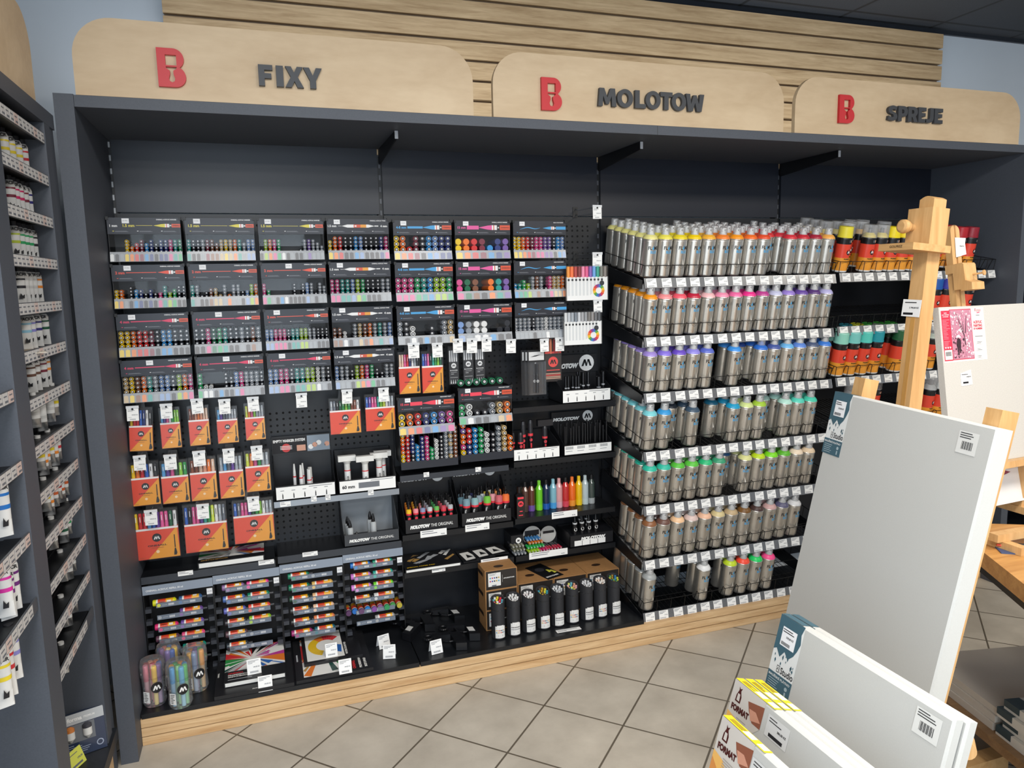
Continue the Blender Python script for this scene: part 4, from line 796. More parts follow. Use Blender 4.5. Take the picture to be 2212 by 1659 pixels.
for i, (zx, _, c, c2, nm) in enumerate(BT):
    if i == 0:
        a = PY(840+.2351*1208, 1000+.2351*455, -.165); x, y = a.x, -.155
        t = stick('paint_bottle', 'black labelled bottle with red logo in front of the coloured bottles', 'bottle', x, y, .5585, [('cap', '1A1416', [(.0095, .112), (.0105, .113), (.0105, .14)])], 'coloured refill bottles on the right shelf', 6)
        m = MB(); logo(m, .0, .066, .013, .0184, 1, 0); m.rect(-.014, .088, .014, .097, .0184, 1); m.rect(-.006, .03, .008, .034, .0184, 1); m.rect(-.01, .012, .01, .016, .0184, 1); B = MB().box(-.0182, .0182, -.0182, .0182, 0, .1); B.hexa([(-.0182, -.0182, .1), (.0182, -.0182, .1), (.0182, .0182, .1), (-.0182, .0182, .1)], [(-.008, -.008, .1125), (.008, -.008, .1125), (.008, .008, .1125), (-.008, .008, .1125)]); B.build('bottle', M('black_bottle', '1A1416', .15, coat=.5), t); m.build('label', [C('1A1416'), C('E8404C')], t); continue
    a = PY(840+.2351*zx, 1000+.2351*(378-7*i), -.09); y = -.085
    stick('paint_bottle', 'six-sided bottle of %s paint in the row on the right shelf' % nm, 'bottle', a.x+.004, y, .5585, [('bottle', M('ink_'+c, c, .12, coat=.6), [(.0178, .028 if c2 else 0), (.0178, .098), (.009, .116)]), ('settled_layer', M('ink_'+(c2 or c), c2 or c, .12, coat=.6), [(.0174, 0), (.0178, .002), (.0178, .028)]), ('cap', C('1A1A1C') if i in (1, 2, 4, 7, 11) else M('cap_'+c, lighten(c, .1), .3), [(.0085, .115), (.0085, .135), (.0065, .138)])], 'coloured refill bottles on the right shelf', 6)
for i, (x, y) in enumerate(((1.80, -.145), (1.835, -.145), (1.87, -.145), (1.905, -.145), (1.848, -.10), (1.88, -.10))):
    t = stick('ink_bottle', 'tiny black ink bottle, %s in the low right box' % (['first of the front row', 'second of the front row', 'third of the front row', 'fourth of the front row', 'left one behind', 'right one behind'][i]), 'bottle', x, y, .4412, [('bottle', '18181B', [(.0105, 0), (.0105, .045), (.0105, .048)]), ('collar', C('C8CACC'), [(.0108, .048), (.0108, .054)]), ('tip', '0E0E10', [(.008, .054), (.006, .066), (.002, .085)])], 'tiny black ink bottles')
    m = MB(); m.disc(0, .024, .008, .0004, 0, 16, bend(.0106)); m.text('M', 0, .020, .008, .0008, 1, None, 'c', .05, bend(.0106)); m.build('label', [WHITE, INK], t)
# black platform that carries the tiny bottles inside the low box
# ---------- chalk marker heap ----------
t = thing('marker_carton', 'black and white carton of chalk markers on the lower right shelf', 'display box', (1.49, -.172, .3855), group=None)
m = MB().box(.01, .068, .06, .16, .001, .075, 0); m.disc(.045, .05, .013, -.0594, 1, 18); m.text('M', .045, .044, .011, -.059, 0, None, 'c', .06)
m.build('carton_side', [BOXK, WHITE], t)
m = MB().box(.07, .25, .1, .162, .001, .05, 0).disc(.125, .05, .045, -.0994, 1, 24).rect(.09, .051, .16, .075, -.0990, 0).disc(.205, .045, .04, -.0994, 1, 24).rect(.18, .05, .235, .062, -.0990, 0)
m.build('carton_back', [BOXK, C('B8B8B4')], t)
def lying(x, y, z, c, lab, r=.0062):
    o = inst('marker', mk_mesh(round(r, 4), False, .07), None, (x, y, z), (0, 0, R.uniform(-.05, .05)), {0: C(c, .3)}); tag(o, lab, 'marker', 'chalk markers lying in heaps')
for row, (c, n, x0, z, y, nm) in enumerate((('4A8CC8', 5, 1.576, .434, -.125, 'blue'), ('E88030', 5, 1.583, .4215, -.135, 'orange'), ('34C060', 6, 1.570, .407, -.15, 'green'), ('B4DC3C', 4, 1.571, .3925, -.165, 'lime'), ('DC3070', 3, 1.625, .3925, -.165, 'pink'), ('C42848', 5, 1.664, .3935, -.165, 'red'))):
    for i in range(n): lying(x0+.0145*i, y, z, c, '%s chalk marker, %s from left in its row of the heap' % (nm, ORD[i]))
for row in range(3):
    for i in range(4): lying(1.502+.0152*i, -.168+.014*row, .3925+.0125*row, ['8C9298', '80806C', '8C8A78'][row], '%s chalk marker in %s layer, %s from left, left stack' % (['grey', 'olive', 'khaki'][row], ['lowest', 'middle', 'top'][row], ORD[i]))
# ---------- pads on the shelf and on the deck ----------
TOP = lambda u, v, w: (u, v, w)
def pad(x0, x1, y0, y1, z, h, label, art, tilt=None, cat='sketch pad', page=True):
    t = thing('sketch_pad', label, cat, (x0, y0, z), tilt, 'sketch pads and sketchbooks'); w, d = x1-x0, y1-y0
    m = MB().box(0, w, 0, d, 0, h, 0); art(m, w, d, h+.0003); m.build('cover', [C('18181B'), C('F0EFEA'), C('D8343A'), C('F0C428'), C('2E9048'), C('2C68B8'), C('C03C98'), C('E87C2C'), C('B0B4B8'), C('B89050'), C('184A40')], t)
    if page: MB().box(.004, w-.004, -.0006, .002, .003, h-.003).build('pages', C('E8E8E4'), t)
    return t
def burst(u0, v0, u1, v1, seed, cu=.45, cv=.45, pal=(6, 6, 0, 2, 7, 2, 4, 10, 8, 1, 5, 7)):
    def f(m, w, d, z):
        r = random.Random(seed); m.rect(w*u0, d*v0, w*u1, d*v1, z, 1, TOP)
        c = (w*(u0+(u1-u0)*cu), d*(v0+(v1-v0)*cv))
        n = 30
        for i in range(n):
            a = 2*pi*i/n+r.uniform(-.1, .1); L = r.uniform(.4, 1.05); b = r.uniform(.03, .17)
            def cl(p): return (min(max(p[0], w*u0), w*u1), min(max(p[1], d*v0), d*v1))
            rr = max(w, d)*.6*L; s = r.uniform(.1, .25); q = [cl((c[0]+rr*k*cos(a+e), c[1]+rr*k*sin(a+e))) for k, e in ((s, 0), (1, -b), (1, b))]
            k = int(12*i/n); m.poly(q, z+.0003+.00001*i, None, pal[k] if r.random() < .75 else r.choice([0, 2, 7, 8, 9]), TOP)
    return f
def art1(m, w, d, z): burst(0, .25, 1, 1, 3, .5, .5)(m, w, d, z); m.text('SKETCHBOOK', w*.04, d*.1, .012, z+.0002, 9, None, 'l', .04, TOP)
a = PZ(423, 1217, .53); b = PZ(551, 1200, .53)
pad(.2, .445, -.165, -.02, .5215, .024, 'sketchbook with colour burst cover lying on the shelf under the packs', art1)
def art2(m, w, d, z):
    burst(0, .3, 1, 1, 5, .45, .45)(m, w, d, z); m.text('ONE4ALL', w*.06, d*.22, .010, z+.0002, 2, None, 'l', .04, TOP); m.text('PROFESSIONAL', w*.06, d*.17, .009, z+.0002, 1, None, 'l', .04, TOP); m.text('SKETCHBOOK', w*.06, d*.12, .009, z+.0002, 1, None, 'l', .04, TOP); m.rect(w*.06, d*.05, w*.45, d*.065, z+.0002, 8, TOP)
def artb(m, w, d, z): m.text('PROFESSIONAL', w*.47, d*.02, .006, z+.0002, 1, None, 'l', .04, TOP); m.text('ONE4ALL', w*.04, d*.4, .006, z+.0002, 1, None, 'l', .04, lambda u, v, q: (u, v, q), rot=pi/2)
pad(.243, .522, -.435, -.09, .1163, .014, 'large black pad under the colour burst sketchbook on the cabinet floor', artb, page=False)
pad(.275, .495, -.385, -.12, .1307, .02, 'thick colour burst sketchbook on the cabinet floor, left of the pads', art2)
def art3(m, w, d, z):
    burst(.1, .05, .68, 1, 9, .5, .62, (0, 7, 2, 2, 7, 2, 2, 7, 9, 10, 4, 10))(m, w, d, z); m.text('ONE4ALL', w*.78, d*.05, .012, z+.0002, 2, None, 'l', .04, TOP, rot=pi/2); m.text('PROFESSIONAL', w*.86, d*.05, .010, z+.0002, 1, None, 'l', .04, TOP, rot=pi/2); m.text('SKETCHPAD', w*.93, d*.05, .010, z+.0002, 1, None, 'l', .04, TOP, rot=pi/2)
    m.rect(w*.03, d*.45, w*.05, d*.62, z+.0002, 8, TOP)
pad(.53, .818, -.43, -.1, .1163, .013, 'large black sketch pad with orange burst and red lettering, on the cabinet floor', art3, page=False)
def art4(m, w, d, z):
    m.rect(w*.06, d*.06, w*.7, d, z, 1, TOP)
    for i in range(22):
        a0 = pi*(.25+1.1*i/21); f = lambda a, r: (w*.42+r*w*.32*cos(a), d*.52+r*d*.34*sin(a)); m.poly([f(a0, .55), f(a0+.16, .55), f(a0+.16, 1), f(a0, 1)], z+.0003, None, 2 if i < 6 else 7 if i < 9 else 3, TOP)
    m.poly([(w*.5, d*.3), (w*.66, d*.2), (w*.68, d*.45), (w*.58, d*.5)], z+.0003, None, 5, TOP); m.text('WATERCOLOR PAD', w*.76, d*.1, .009, z+.0002, 1, None, 'l', .04, TOP, rot=pi/2)
pad(.565, .79, -.335, -.085, .1298, .012, 'smaller black pad with yellow swirl lying on the orange burst pad', art4, page=False)
def art5(m, w, d, z):
    r = random.Random(4)
    for i in range(14): u, v = r.uniform(.05, .85)*w, r.uniform(.3, .9)*d; a = r.uniform(.2, 1.1); L = r.uniform(.03, .09); q = [(min(max(u+x, .004), w-.004), min(max(v+y, .01), d-.004)) for x, y in ((0, 0), (L*cos(a), L*sin(a)), (L*cos(a)+.02, L*sin(a)-.012), (.012, -.012))]; m.poly(q, z+.0001*i, None, [8, 9, 0, 8, 1][i % 5], TOP)
    m.text('SPECIAL PAPER PAD', w*.04, d*.06, .008, z+.002, 3, w*.5, 'l', .04, TOP)
pad(1.002, 1.245, -.185, -.01, .387, .016, 'black pad with gold and grey shards, left end of the pad shelf', art5)
for i in range(3):
    pad(1.262+.062*i, 1.345+.066*i, -.165+.01*i, -.02, .3875+.003*i, .004, 'thin black pad with white angular print, %s of three overlapping' % ORD[i], lambda m, w, d, z: (m.poly([(w*.2, d*.1), (w*.9, d*.2), (w*.6, d*.8), (w*.1, d*.75)], z, None, 1, TOP), m.poly([(w*.35, d*.3), (w*.7, d*.35), (w*.4, d*.6)], z+.0003, None, 0, TOP)), page=False)
# ---------- refill dispensers ----------
def refill_bottle():
    b = MB(); r = .0125
    b.lathe([(r*.92, 0), (r, .003), (r, .012)], 14, 0, (0, 0, 0), (1, 0, 0)); b.lathe([(r*1.005, .012), (r*1.005, .018)], 14, 2, (0, 0, 0), (1, 0, 0), False)
    b.lathe([(r*1.005, .018), (r*1.005, .046)], 14, 1, (0, 0, 0), (1, 0, 0), False); b.lathe([(r*1.005, .046), (r*1.005, .072)], 14, 3, (0, 0, 0), (1, 0, 0), False)
    b.lathe([(r, .072), (r, .077), (r*.5, .083)], 14, 0, (0, 0, 0), (1, 0, 0), False); b.lathe([(r*.42, .083), (r*.42, .098)], 10, 4, (0, 0, 0), (1, 0, 0))
    f = lambda u, v, w: (u, -(r+.0004)*cos(v/r-.6), (r+.0004)*sin(v/r+.0)) if 0 else (u, -(r+.0006+w)*cos(v/r+.75), (r+.0006+w)*sin(v/r+.75))
    b.text('ONE4ALL', .022, -.002, .0042, 0, 5, .02, 'l', .03, f); b.rect(.05, -.004, .064, .004, 0, 2, f)
    return b.build('bottle', [WHITE, C('D8482E', .3), C('E6E4DE'), C('E8A822', .3), C('34363A'), C('3A2018')])
_o = refill_bottle(); RBM = _o.data; bpy.data.objects.remove(_o)
TIERS = [[('d8d820', '3a6090'), (None, '6a4a90'), ('d83070', '7050a0'), ('604050', 'e05080'), ('2a70c0', '209080'), ('306080', '40a040'), ('304070', None)],
         [('8a6a9a', 'e04890'), ('4a6aa8', '208060'), ('5a60b0', 'e05040'), ('302a30', '90c030'), ('5a4048', None), ('303840', None)],
         [('208060', None), ('187050', 'd8b060'), ('204030', 'e0b080'), ('303030', 'e8c0a0'), ('282828', 'e08050'), ('a03070', '206070')],
         [('2a70c0', '209070'), ('c070c0', '30a090'), ('d080d0', '70d030'), ('202020', 'd0d0d0'), ('v', 'v'), (None, 'a0a0a0')]]
TN = ['top', 'second', 'third', 'fourth', 'fifth', 'sixth', 'seventh']
_rb = None
for u, tiers in enumerate(TIERS):
    x0 = .0005+.2490*u; zt = (.484, .489, .495, .501)[u]
    t = thing('refill_dispenser', 'black ladder dispenser of acrylic refill bottles, %s from left' % ORD[u], 'dispenser', (x0, -.172, zt), group='refill bottle dispensers')
    m = MB().box(0, .248, .12, .124, -.36, 0).box(0, .003, .0, .124, -.36, 0).box(.245, .248, 0, .124, -.36, 0)
    m.build('frame', BLK, t)
    h = MB().box(0, .248, -.003, .001, -.034, 0, 0); h.text('ONE4ALL ACRYLIC REFILL 30 ml', .012, -.022, .0075, .0033, 1, .13, 'l', .03); h.build('header_strip', [C('8C97A6'), C('E4E6E8')], t)
    for side, sx in ((0, .003), (1, .224)):
        for k in range(len(tiers)):
            z = -.082-.049*k-(.02 if not side else -.01)
            MB().box(sx, sx+.021, .004, .03, z-.008, z+.008).build('clip', C('3A3D44'), t)
    MB().box(.224, .246, .0005, .0035, -.066, -.043, 0).text('12,90', .226, -.057, .005, .0004, 1, .017).build('price_sticker', [PAPER, GREYINK], t)
    for k, (a, b) in enumerate(tiers):
        z = -.082-.049*k+(.015 if u else 0)+.002*u
        m = MB().box(.043, .205, -.002, .001, z-.009, z+.009, 0)
        for c0, cc in ((.052, a), (.128, b)):
            m.disc(c0, z, .0068, .0022, 2 if c0 < .1 else 3, 14); 
            for q in range(9): m.rect(c0+.034+.0022*q, z-.004, c0+.034+.0022*q+.0013, z+.004, .0022, 1)
            m.rect(c0+.011, z-.001, c0+.03, z+.001, .0022, 4)
        cA = a.upper() if a and a != 'v' else '9098A0'; cB = b.upper() if b and b != 'v' else '9098A0'
        m.box(.043, .205, .0, .03, z-.010, z-.0085, 5)
        m.build('tier_rail', [C('747E8C'), C('E4E6E8'), C(lighten(cA, .3)), C(lighten(cB, .3)), C('A8AEB6'), BLK], t)
        if a == 'v':
            for q in range(9):
                c = ['5A3A60', '2A70C0', '6A4A70', '2A80D0', '8A50A0', '905A90', '3A9A60', '4A9A50', 'C0B040'][q]
                p = inst('refill_bottle', RBM, None, (x0+.012+.0265*q, -.182+.01*(q % 2), zt+z+.0055), (0, 0, pi/2), {0: C(c, .3)}); p.scale = (.9, .95, .95)
                tag(p, '%s amber refill bottle pointing outwards, fifth tier of the rightmost refill dispenser' % ORD[q], 'bottle', 'acrylic refill bottles')
            continue
        for side, c in ((0, a), (1, b)):
            if not c: continue
            if side == 0: p = inst('refill_bottle', RBM, None, (x0+.128, -.155, zt+z+.0045), (R.uniform(0, .9), 0, pi), {0: C(c.upper(), .3)}); p.rotation_euler = (pi+R.uniform(-.4, .4), pi, 0); p.location.x = x0+.027
            else: p = inst('refill_bottle', RBM, None, (x0+.222, -.155, zt+z+.0045), (R.uniform(-.4, .4), 0, 0), {0: C(c.upper(), .3)})
            if side == 0: p.rotation_euler = (R.uniform(-.4, .4), 0, 0); p.location.x = x0+.030
            else: p.rotation_euler = (R.uniform(-.4, .4), pi, 0); p.rotation_euler = (R.uniform(-.6, .2), 0, 0); p.location.x = x0+.122
            tag(p, 'acrylic refill bottle lying %s on the %s tier, %s refill dispenser from left' % (['left', 'right'][side], TN[k], ORD[u]), 'bottle', 'acrylic refill bottles')
# ---------- things on the cabinet floor ----------
DK = .1165
TC_ = [['D82C38', 'F0C020', '7A4A90', '3050A0', 'E07030', 'E8A080', 'B04040', 'E08090'], ['F0C818', '7858A8', '2858B0', 'F0C818', 'E0A030', '5080C0', 'E07050', '9060A0'], ['58B838', '48A8D0', '40B858', '2C88C0', 'F09028', '30A850', 'F0B030', '50A0D8'], ['6A5098', 'F0A030', '50B050', '785898', 'C88040', 'A0A0A8', 'E8B040', '7088B0']]
for i, (x, y) in enumerate(((.040, -.366), (.083, -.262), (.130, -.412), (.178, -.318))):
    t = thing('marker_tub', 'clear round tub of chunky coloured markers, %s' % ['leftmost on the cabinet floor', 'rear left behind the first tub', 'front one with green and blue caps', 'rear right one near the pads'][i], 'tub', (x, y, DK), (0, 0, R.uniform(0, 6)), 'clear tubs of markers on the cabinet floor')
    MB().lathe([(.036, .0), (.041, .012), (.038, .06), (.040, .105), (.043, .112), (.043, .15), (.038, .166), (.0, .168)], 28).build('tub', clear('tub_plastic', .12, .15, gl=.7), t)
    for q in range(8):
        a = 2*pi*q/8; r0 = .023 if q else 0
        MB().lathe([(.0075, .004), (.0085, .09), (.0095, .092), (.0095, .145), (.008, .15)], 10, [0, 1, 1, 1], (r0*cos(a), r0*sin(a), 0)).build('marker', [C(lighten(TC_[i][q], .5)), C(TC_[i][q], .3)], t)
    m = MB(); f = bend(.0425, -.2); logo(m, .02, .075, .02, .0, 0, 1, f); m.rect(-.03, .02, -.006, .062, 0, 1, f); lines(m, -.027, -.009, .058, 6, .006, .002, .0003, 0, fn=f)
    lb = m.build('label', [C('1A1A1C'), C('ECECEA')], t); lb.rotation_euler = (0, 0, -t.rotation_euler.z+.1)
def tent(px, py, label, z=DK, sz=.05, rz=0, ramp=0):
    p = PZ(px, py, z); t = thing('price_tent', label, 'price sign', (p.x, p.y, z), (0, 0, rz), 'folded white price tents'); w, h = sz, sz*1.1
    m = MB(); f = lambda u, v, q: (u, -q+v*.32, v*.95+.0002)
    m.poly([(-w/2, 0), (w/2, 0), (w/2, h), (-w/2, h)], 0, .0008, 0, f); g = lambda u, v, q: (u, .64*h-v*.32+q, v*.95+.0002); m.poly([(-w/2, 0), (w/2, 0), (w/2, h), (-w/2, h)], 0, .0008, 0, g)
    m.text('349,00 Kč', w*.4, h*.42, h*.11, .0011, 1, w*.45, 'r', .03, f)
    for q in range(12): m.rect(-w*.3+w*.05*q, h*.1, -w*.3+w*.05*q+w*.03, h*.22, .0011, 1, f)
    for q in range(3): m.rect(-w*.42, h*(.88-.08*q), w*(.35, .1, -.1)[q], h*(.91-.08*q), .0011, 1, f)
    m.build('folded_card', [WHITE, GREYINK], t)
tent(574, 1493, 'white price tent in front of the colour burst sketchbook', sz=.05); tent(550, 1456, 'white price tent standing on the colour burst sketchbook', .1512, .05, .05)
tent(717, 1418, 'white price tent on the yellow swirl pad', .1423, .046); tent(747, 1455, 'white price tent at the corner of the orange burst pad', .13, .048)
tent(832, 1400, 'rear white price tent of the pair on the bare cabinet floor', sz=.049, rz=.25); tent(841, 1423, 'front white price tent of the pair on the bare cabinet floor', sz=.049, rz=-.25); tent(945, 1412, 'white price tent beside the black pistol grips', sz=.049, rz=.15)
# black pistol-shaped can grips
BG = M('grip_black', '121317', .38)
for i, (px, py, a, st) in enumerate(((983, 1331, -.1, 1), (922, 1349, -.15, 0), (893, 1368, -.75, 1), (1018, 1368, -.2, 1), (988, 1388, -.15, 0))):
    p = PZ(px, py, DK); t = thing('can_grip', 'black plastic pistol grip for spray cans, %s of the heap' % ['rear', 'left', 'front left', 'right', 'front'][i], 'spray can grip', (p.x, p.y, DK), (0, 0, a), 'black spray can grips on the cabinet floor')
    MB().hexa([(-.012, -.055, 0), (.03, -.06, 0), (.03, -.06, .034), (-.012, -.055, .034)], [(-.03, .04, 0), (.014, .04, 0), (.014, .04, .03), (-.03, .04, .03)]).hexa([(-.012, -.068, .001), (.032, -.073, .001), (.032, -.073, .033), (-.012, -.068, .033)], [(-.012, -.055, 0), (.03, -.06, 0), (.03, -.06, .034), (-.012, -.055, .034)]).build('handle', BG, t)
    MB().hexa([(-.1, .03, .004), (-.02, .02, .002), (-.02, .05, .002), (-.1, .055, .004)], [(-.1, .03, .024), (-.02, .02, .03), (-.02, .05, .03), (-.1, .055, .024)]).path([(-.07, .03, .014), (-.06, .0, .014), (-.035, -.012, .014), (-.02, -.01, .014)], .005, 8).build('arm', BG, t)
    m = MB(); pts = [(.018*cos(radians(k)), .018*sin(radians(k))) for k in range(20, 341, 20)]
    for (u0, v0), (u1, v1) in zip(pts, pts[1:]): m.rod((-.117-u0, .04+v0, .014), (-.117-u1, .04+v1, .014), .007, 8)
    m.build('can_ring', BG, t)
    if st: MB().hexa([(-.012, -.045, .0346), (.014, -.048, .0346), (.006, -.008, .0332), (-.02, -.006, .0332)], [(-.012, -.045, .0352), (.014, -.048, .0352), (.006, -.008, .0338), (-.02, -.006, .0338)]).build('sticker', C('D4D4D2'), t)
# brown card boxes
KR = M('brown_card', 'A87B4C', .7, noise=.06, nscale=60)
def kbox(x0, x1, y0, y1, z, h, label, grp, full=False):
    t = thing('carton', label, 'carton', (x0, y0, z), None, grp); w, d = x1-x0, y1-y0
    MB().box(0, w, 0.0008, d, 0, h, 0).build('box', KR, t)
    m = MB().rect(.004, .004, w-.003, h-.003, -.0001, 0).rect(.014, max(.018, h-.085), .07, h-.012, .0003, 1)
    for r_ in range(2):
        for q in range(5): m.disc(.023+.0095*q, h-.034-.014*r_, .0036, .0006, 2+(q+r_) % 5, 8)
    lines(m, .018, .06, h-.016, 2, .005, .0016, .0006, 7); m.rect(.03, h-.072, .05, h-.065, .0006, 7); m.rect(.016, h-.011, .05, h-.008, .0008, 0)
    m.rect(.077, h*.35, .0776, h*.72, .0003, 1); m.text('#YOURSKETCHER', .083, h*.5, .0055, .0003, 1, w-.095, 'l', .03)
    m.build('front_print', [C('2B2725'), C('E4E4E2'), C('40A0C0'), C('C04060'), C('4050A0'), C('303038'), C('C0A040'), GREYINK], t)
    m = MB().disc(w*.5, d*.35, .022, h+.0004, 0, 20, TOP, .014); m.build('top_print', C('3A2A20'), t)
    m = MB(); m.poly([(.03, h*.6), (.11, h*.6), (.105, h*.78), (.035, h*.78)], .0005, None, 0, lambda u, v, q: (-q, u, v)); m.build('hand_hole', C('2A1C12'), t)
for i in range(3): kbox(1.322, 1.466, -.283, -.1785, DK+.0893*i, .089, 'brown carton with dark front, %s of the stack of three' % ['lowest', 'middle', 'topmost'][i], 'stack of three brown cartons')
RX = [(1.484, 1.652), (1.654, 1.814), (1.816, 1.978)]
for i, (a, b) in enumerate(RX): kbox(a, b, -.238, -.02, DK, .167, 'brown carton with dark front, %s one behind the black tubes' % ['left', 'middle', 'right'][i], 'brown cartons behind the black tubes')
t = thing('leaflet', 'black leaflet with yellow shapes lying on the brown cartons', 'leaflet', tuple(PZ(1174, 1234, .2836)), (0, 0, .3), None)
m = MB().box(-.045, .045, -.09, .08, .0003, .002, 0); m.disc(-.008, .02, .022, .0023, 1, 20, TOP); m.poly([(.01, -.03), (.03, -.025), (.025, .0), (.015, .005)], .0023, None, 2, TOP); m.poly([(.025, -.05), (.042, -.045), (.036, -.01), (.03, -.008)], .0023, None, 2, TOP); m.text('SKETCHER', -.038, -.075, .012, .0023, 3, .07, 'l', .06, TOP); m.build('sheet', [C('17171A'), C('34343A'), C('D8D850'), C('E4E4E4')], t)
TUBEC = [['5AA0B0', 'D83040', 'E0D040', 'E8E8E8'], ['E8E8E6', 'DADAD8', 'E4E4E4'], ['ECECEA', 'E0D8D8', 'E8E8E8'], ['3A9AB0', 'D8D040', 'C89A30', '5A4A40'], ['C8CCD0', 'E4E4E4', 'B8BCC0'], ['E8B0B0', 'D8A080', '6AB0C0', 'E0E070'], ['E0E0E2', 'D0D2D4'], ['E8E0D8', 'E8D0C0', 'ECECEA'], ['C8C840', '3A80B0', 'A08030', '60A060']]
for i in range(9):
    a = PZ(840+.2351*[1030, 1172, 1310, 1445, 1577, 1712, 1846, 1970, 2095][i], 1000+.2351*[1622, 1592, 1564, 1530, 1505, 1475, 1450, 1420, 1395][i], DK)
    t = thing('pen_tube', 'tall black tube of sketch markers with white front label, %s from left' % ORD[i], 'pen tube', (a.x, a.y+.03, DK), (0, 0, R.uniform(-.06, .12)), 'row of nine black tubes')
    r = .0285; n = 30; H = .165; B = MB()
    rr = [r*(1+.06*cos(3*2*pi*k/n-pi/2)) for k in range(n)]; P_ = lambda k, z, s=1: (s*rr[k % n]*cos(2*pi*k/n), s*rr[k % n]*sin(2*pi*k/n), z)
    top = lambda k, s=1: H+.011*sin(2*pi*k/n)*s
    for z0, z1, s in ((.0002, .125, 1), (.126, None, 1.015)):
        lo = [P_(k, z0, s) for k in range(n)]; hi = [P_(k, z1 if z1 else top(k), s) for k in range(n)]; B.add(lo+hi, [(k, (k+1) % n, n+(k+1) % n, n+k) for k in range(n)], 0, True)
    B.add([P_(k, .0002) for k in range(n)], [tuple(range(n))[::-1]], 0); B.add([P_(k, .126, .99) for k in range(n)], [tuple(range(n))], 0)
    o_ = [P_(k, top(k), 1.015) for k in range(n)]; i_ = [P_(k, top(k), .86) for k in range(n)]; l_ = [P_(k, top(k)-.012, .86) for k in range(n)]
    B.add(o_+i_+l_, [(k, (k+1) % n, n+(k+1) % n, n+k) for k in range(n)]+[(n+k, n+(k+1) % n, 2*n+(k+1) % n, 2*n+k) for k in range(n)], 0); B.add(l_, [tuple(range(n))], 1)
    B.build('tube', [M('tube_black', '2B2C30', .6), C('141416')], t)
    for q in range(12):
        rad = .0185 if q < 9 else .0075; an = 2*pi*q/(9 if q < 9 else 3); x, y = rad*cos(an), rad*sin(an); zz = H-.01+.011*y/.0285
        MB().lathe([(.0052, -.03), (.0052, .005), (.0045, .006)], 8, 0, (x, y, zz)).build('marker_end', C(TUBEC[i][q % len(TUBEC[i])], .3), t)
    f = bend(.0316); m = MB()
    for q in range(6): m.rect(-.022+.0073*q, .006, -.022+.0073*(q+1), .058+(.004 if 1 <= q <= 4 else 0), .0, 0, f)
    for r_ in range(2):
        for q in range(6): m.disc(-.0165+.0066*q, .040-.009*r_, .0027, .0003, 1+(q*3+r_*2+i) % 5 if i in (0, 3, 5, 7) else (5, 6)[r_], 8, f)
    lines(m, -.018, .008, .055, 3, .0035, .0013, .0003, 6, fn=f); m.rect(-.009, .014, .01, .02, .0003, 6, f); m.rect(-.015, .0615, .015, .0627, .0003, 5, f)
    m.build('label', [C('E8E8E6'), C('E0B040'), C('C84040'), C('4080B0'), C('D0A080'), C('3A3A40'), C('8A8C92')], t)
a = PZ(1198, 1366, DK); b = PZ(1258, 1356, DK)
t = thing('price_strip', 'long white price strip lying in front of the black tubes', 'price sign', ((a.x+b.x)/2, (a.y+b.y)/2, DK), (0, 0, math.atan2(b.y-a.y, b.x-a.x)))
m = MB().box(-.055, .055, -.012, .012, .0003, .0012, 0); m.rect(-.05, .003, .04, .006, .0015, 1, TOP); m.rect(-.05, -.005, -.01, -.002, .0015, 1, TOP); m.build('strip', [WHITE, GREYINK], t)
# ---------- left cabinet with paint tubes ----------
LX = -.06
lc = thing('tube_cabinet', 'charcoal grey cabinet of paint tubes standing along the left wall', 'shelving', (-.3, -1.0, 0))
def lpart(n, mb, mat): o = mb.build(n, mat, lc); o.location = (.3, 1.0, 0); return o
lpart('top_panel', MB().box(-.58, LX, -2.6, -.5321, 2.08, 2.123), FRAME)
lpart('end_panel', MB().box(-.58, LX, -.655, -.592, .16, 2.0795), FRAME); lpart('filler', MB().box(-.58, LX-.005, -.5915, -.5321, 0, 2.0795), FRAME)
lpart('divider', MB().box(-.58, LX, -1.19, -1.085, .16, 2.0795), FRAME)
lpart('back_panel', MB().box(-.59, -.5805, -2.6, -.5321, 0, 2.12), PANEL)
lpart('base', MB().box(-.58, -.05, -2.6, -.594, .12, .1595).box(-.071, -.05, -.594, -.565, .12, .1595), M('base_dark', '1E2126', .45)); lpart('plinth', MB().box(-.58, -.065, -2.6, -.594, 0, .1195), OAKP)
t = thing('sign_board', 'pale wood sign board standing on the left cabinet', 'sign', (LX-.01, -1.4, 2.123), group='wooden header signs')
MB().poly([(-1.0, .0005), (.69, .0005)]+arcpts(.69-.1, .23-.1, .1, 0, 90)+[(-1.0, .23)], 0, .02, 0, lambda u, v, w: (w-.012, u, v)).build('board', MAPLE, t)
OIL = M('aluminium_tube', 'B8BABC', .3, .9); TW_ = M('tube_white', 'DEDEDC', .45)
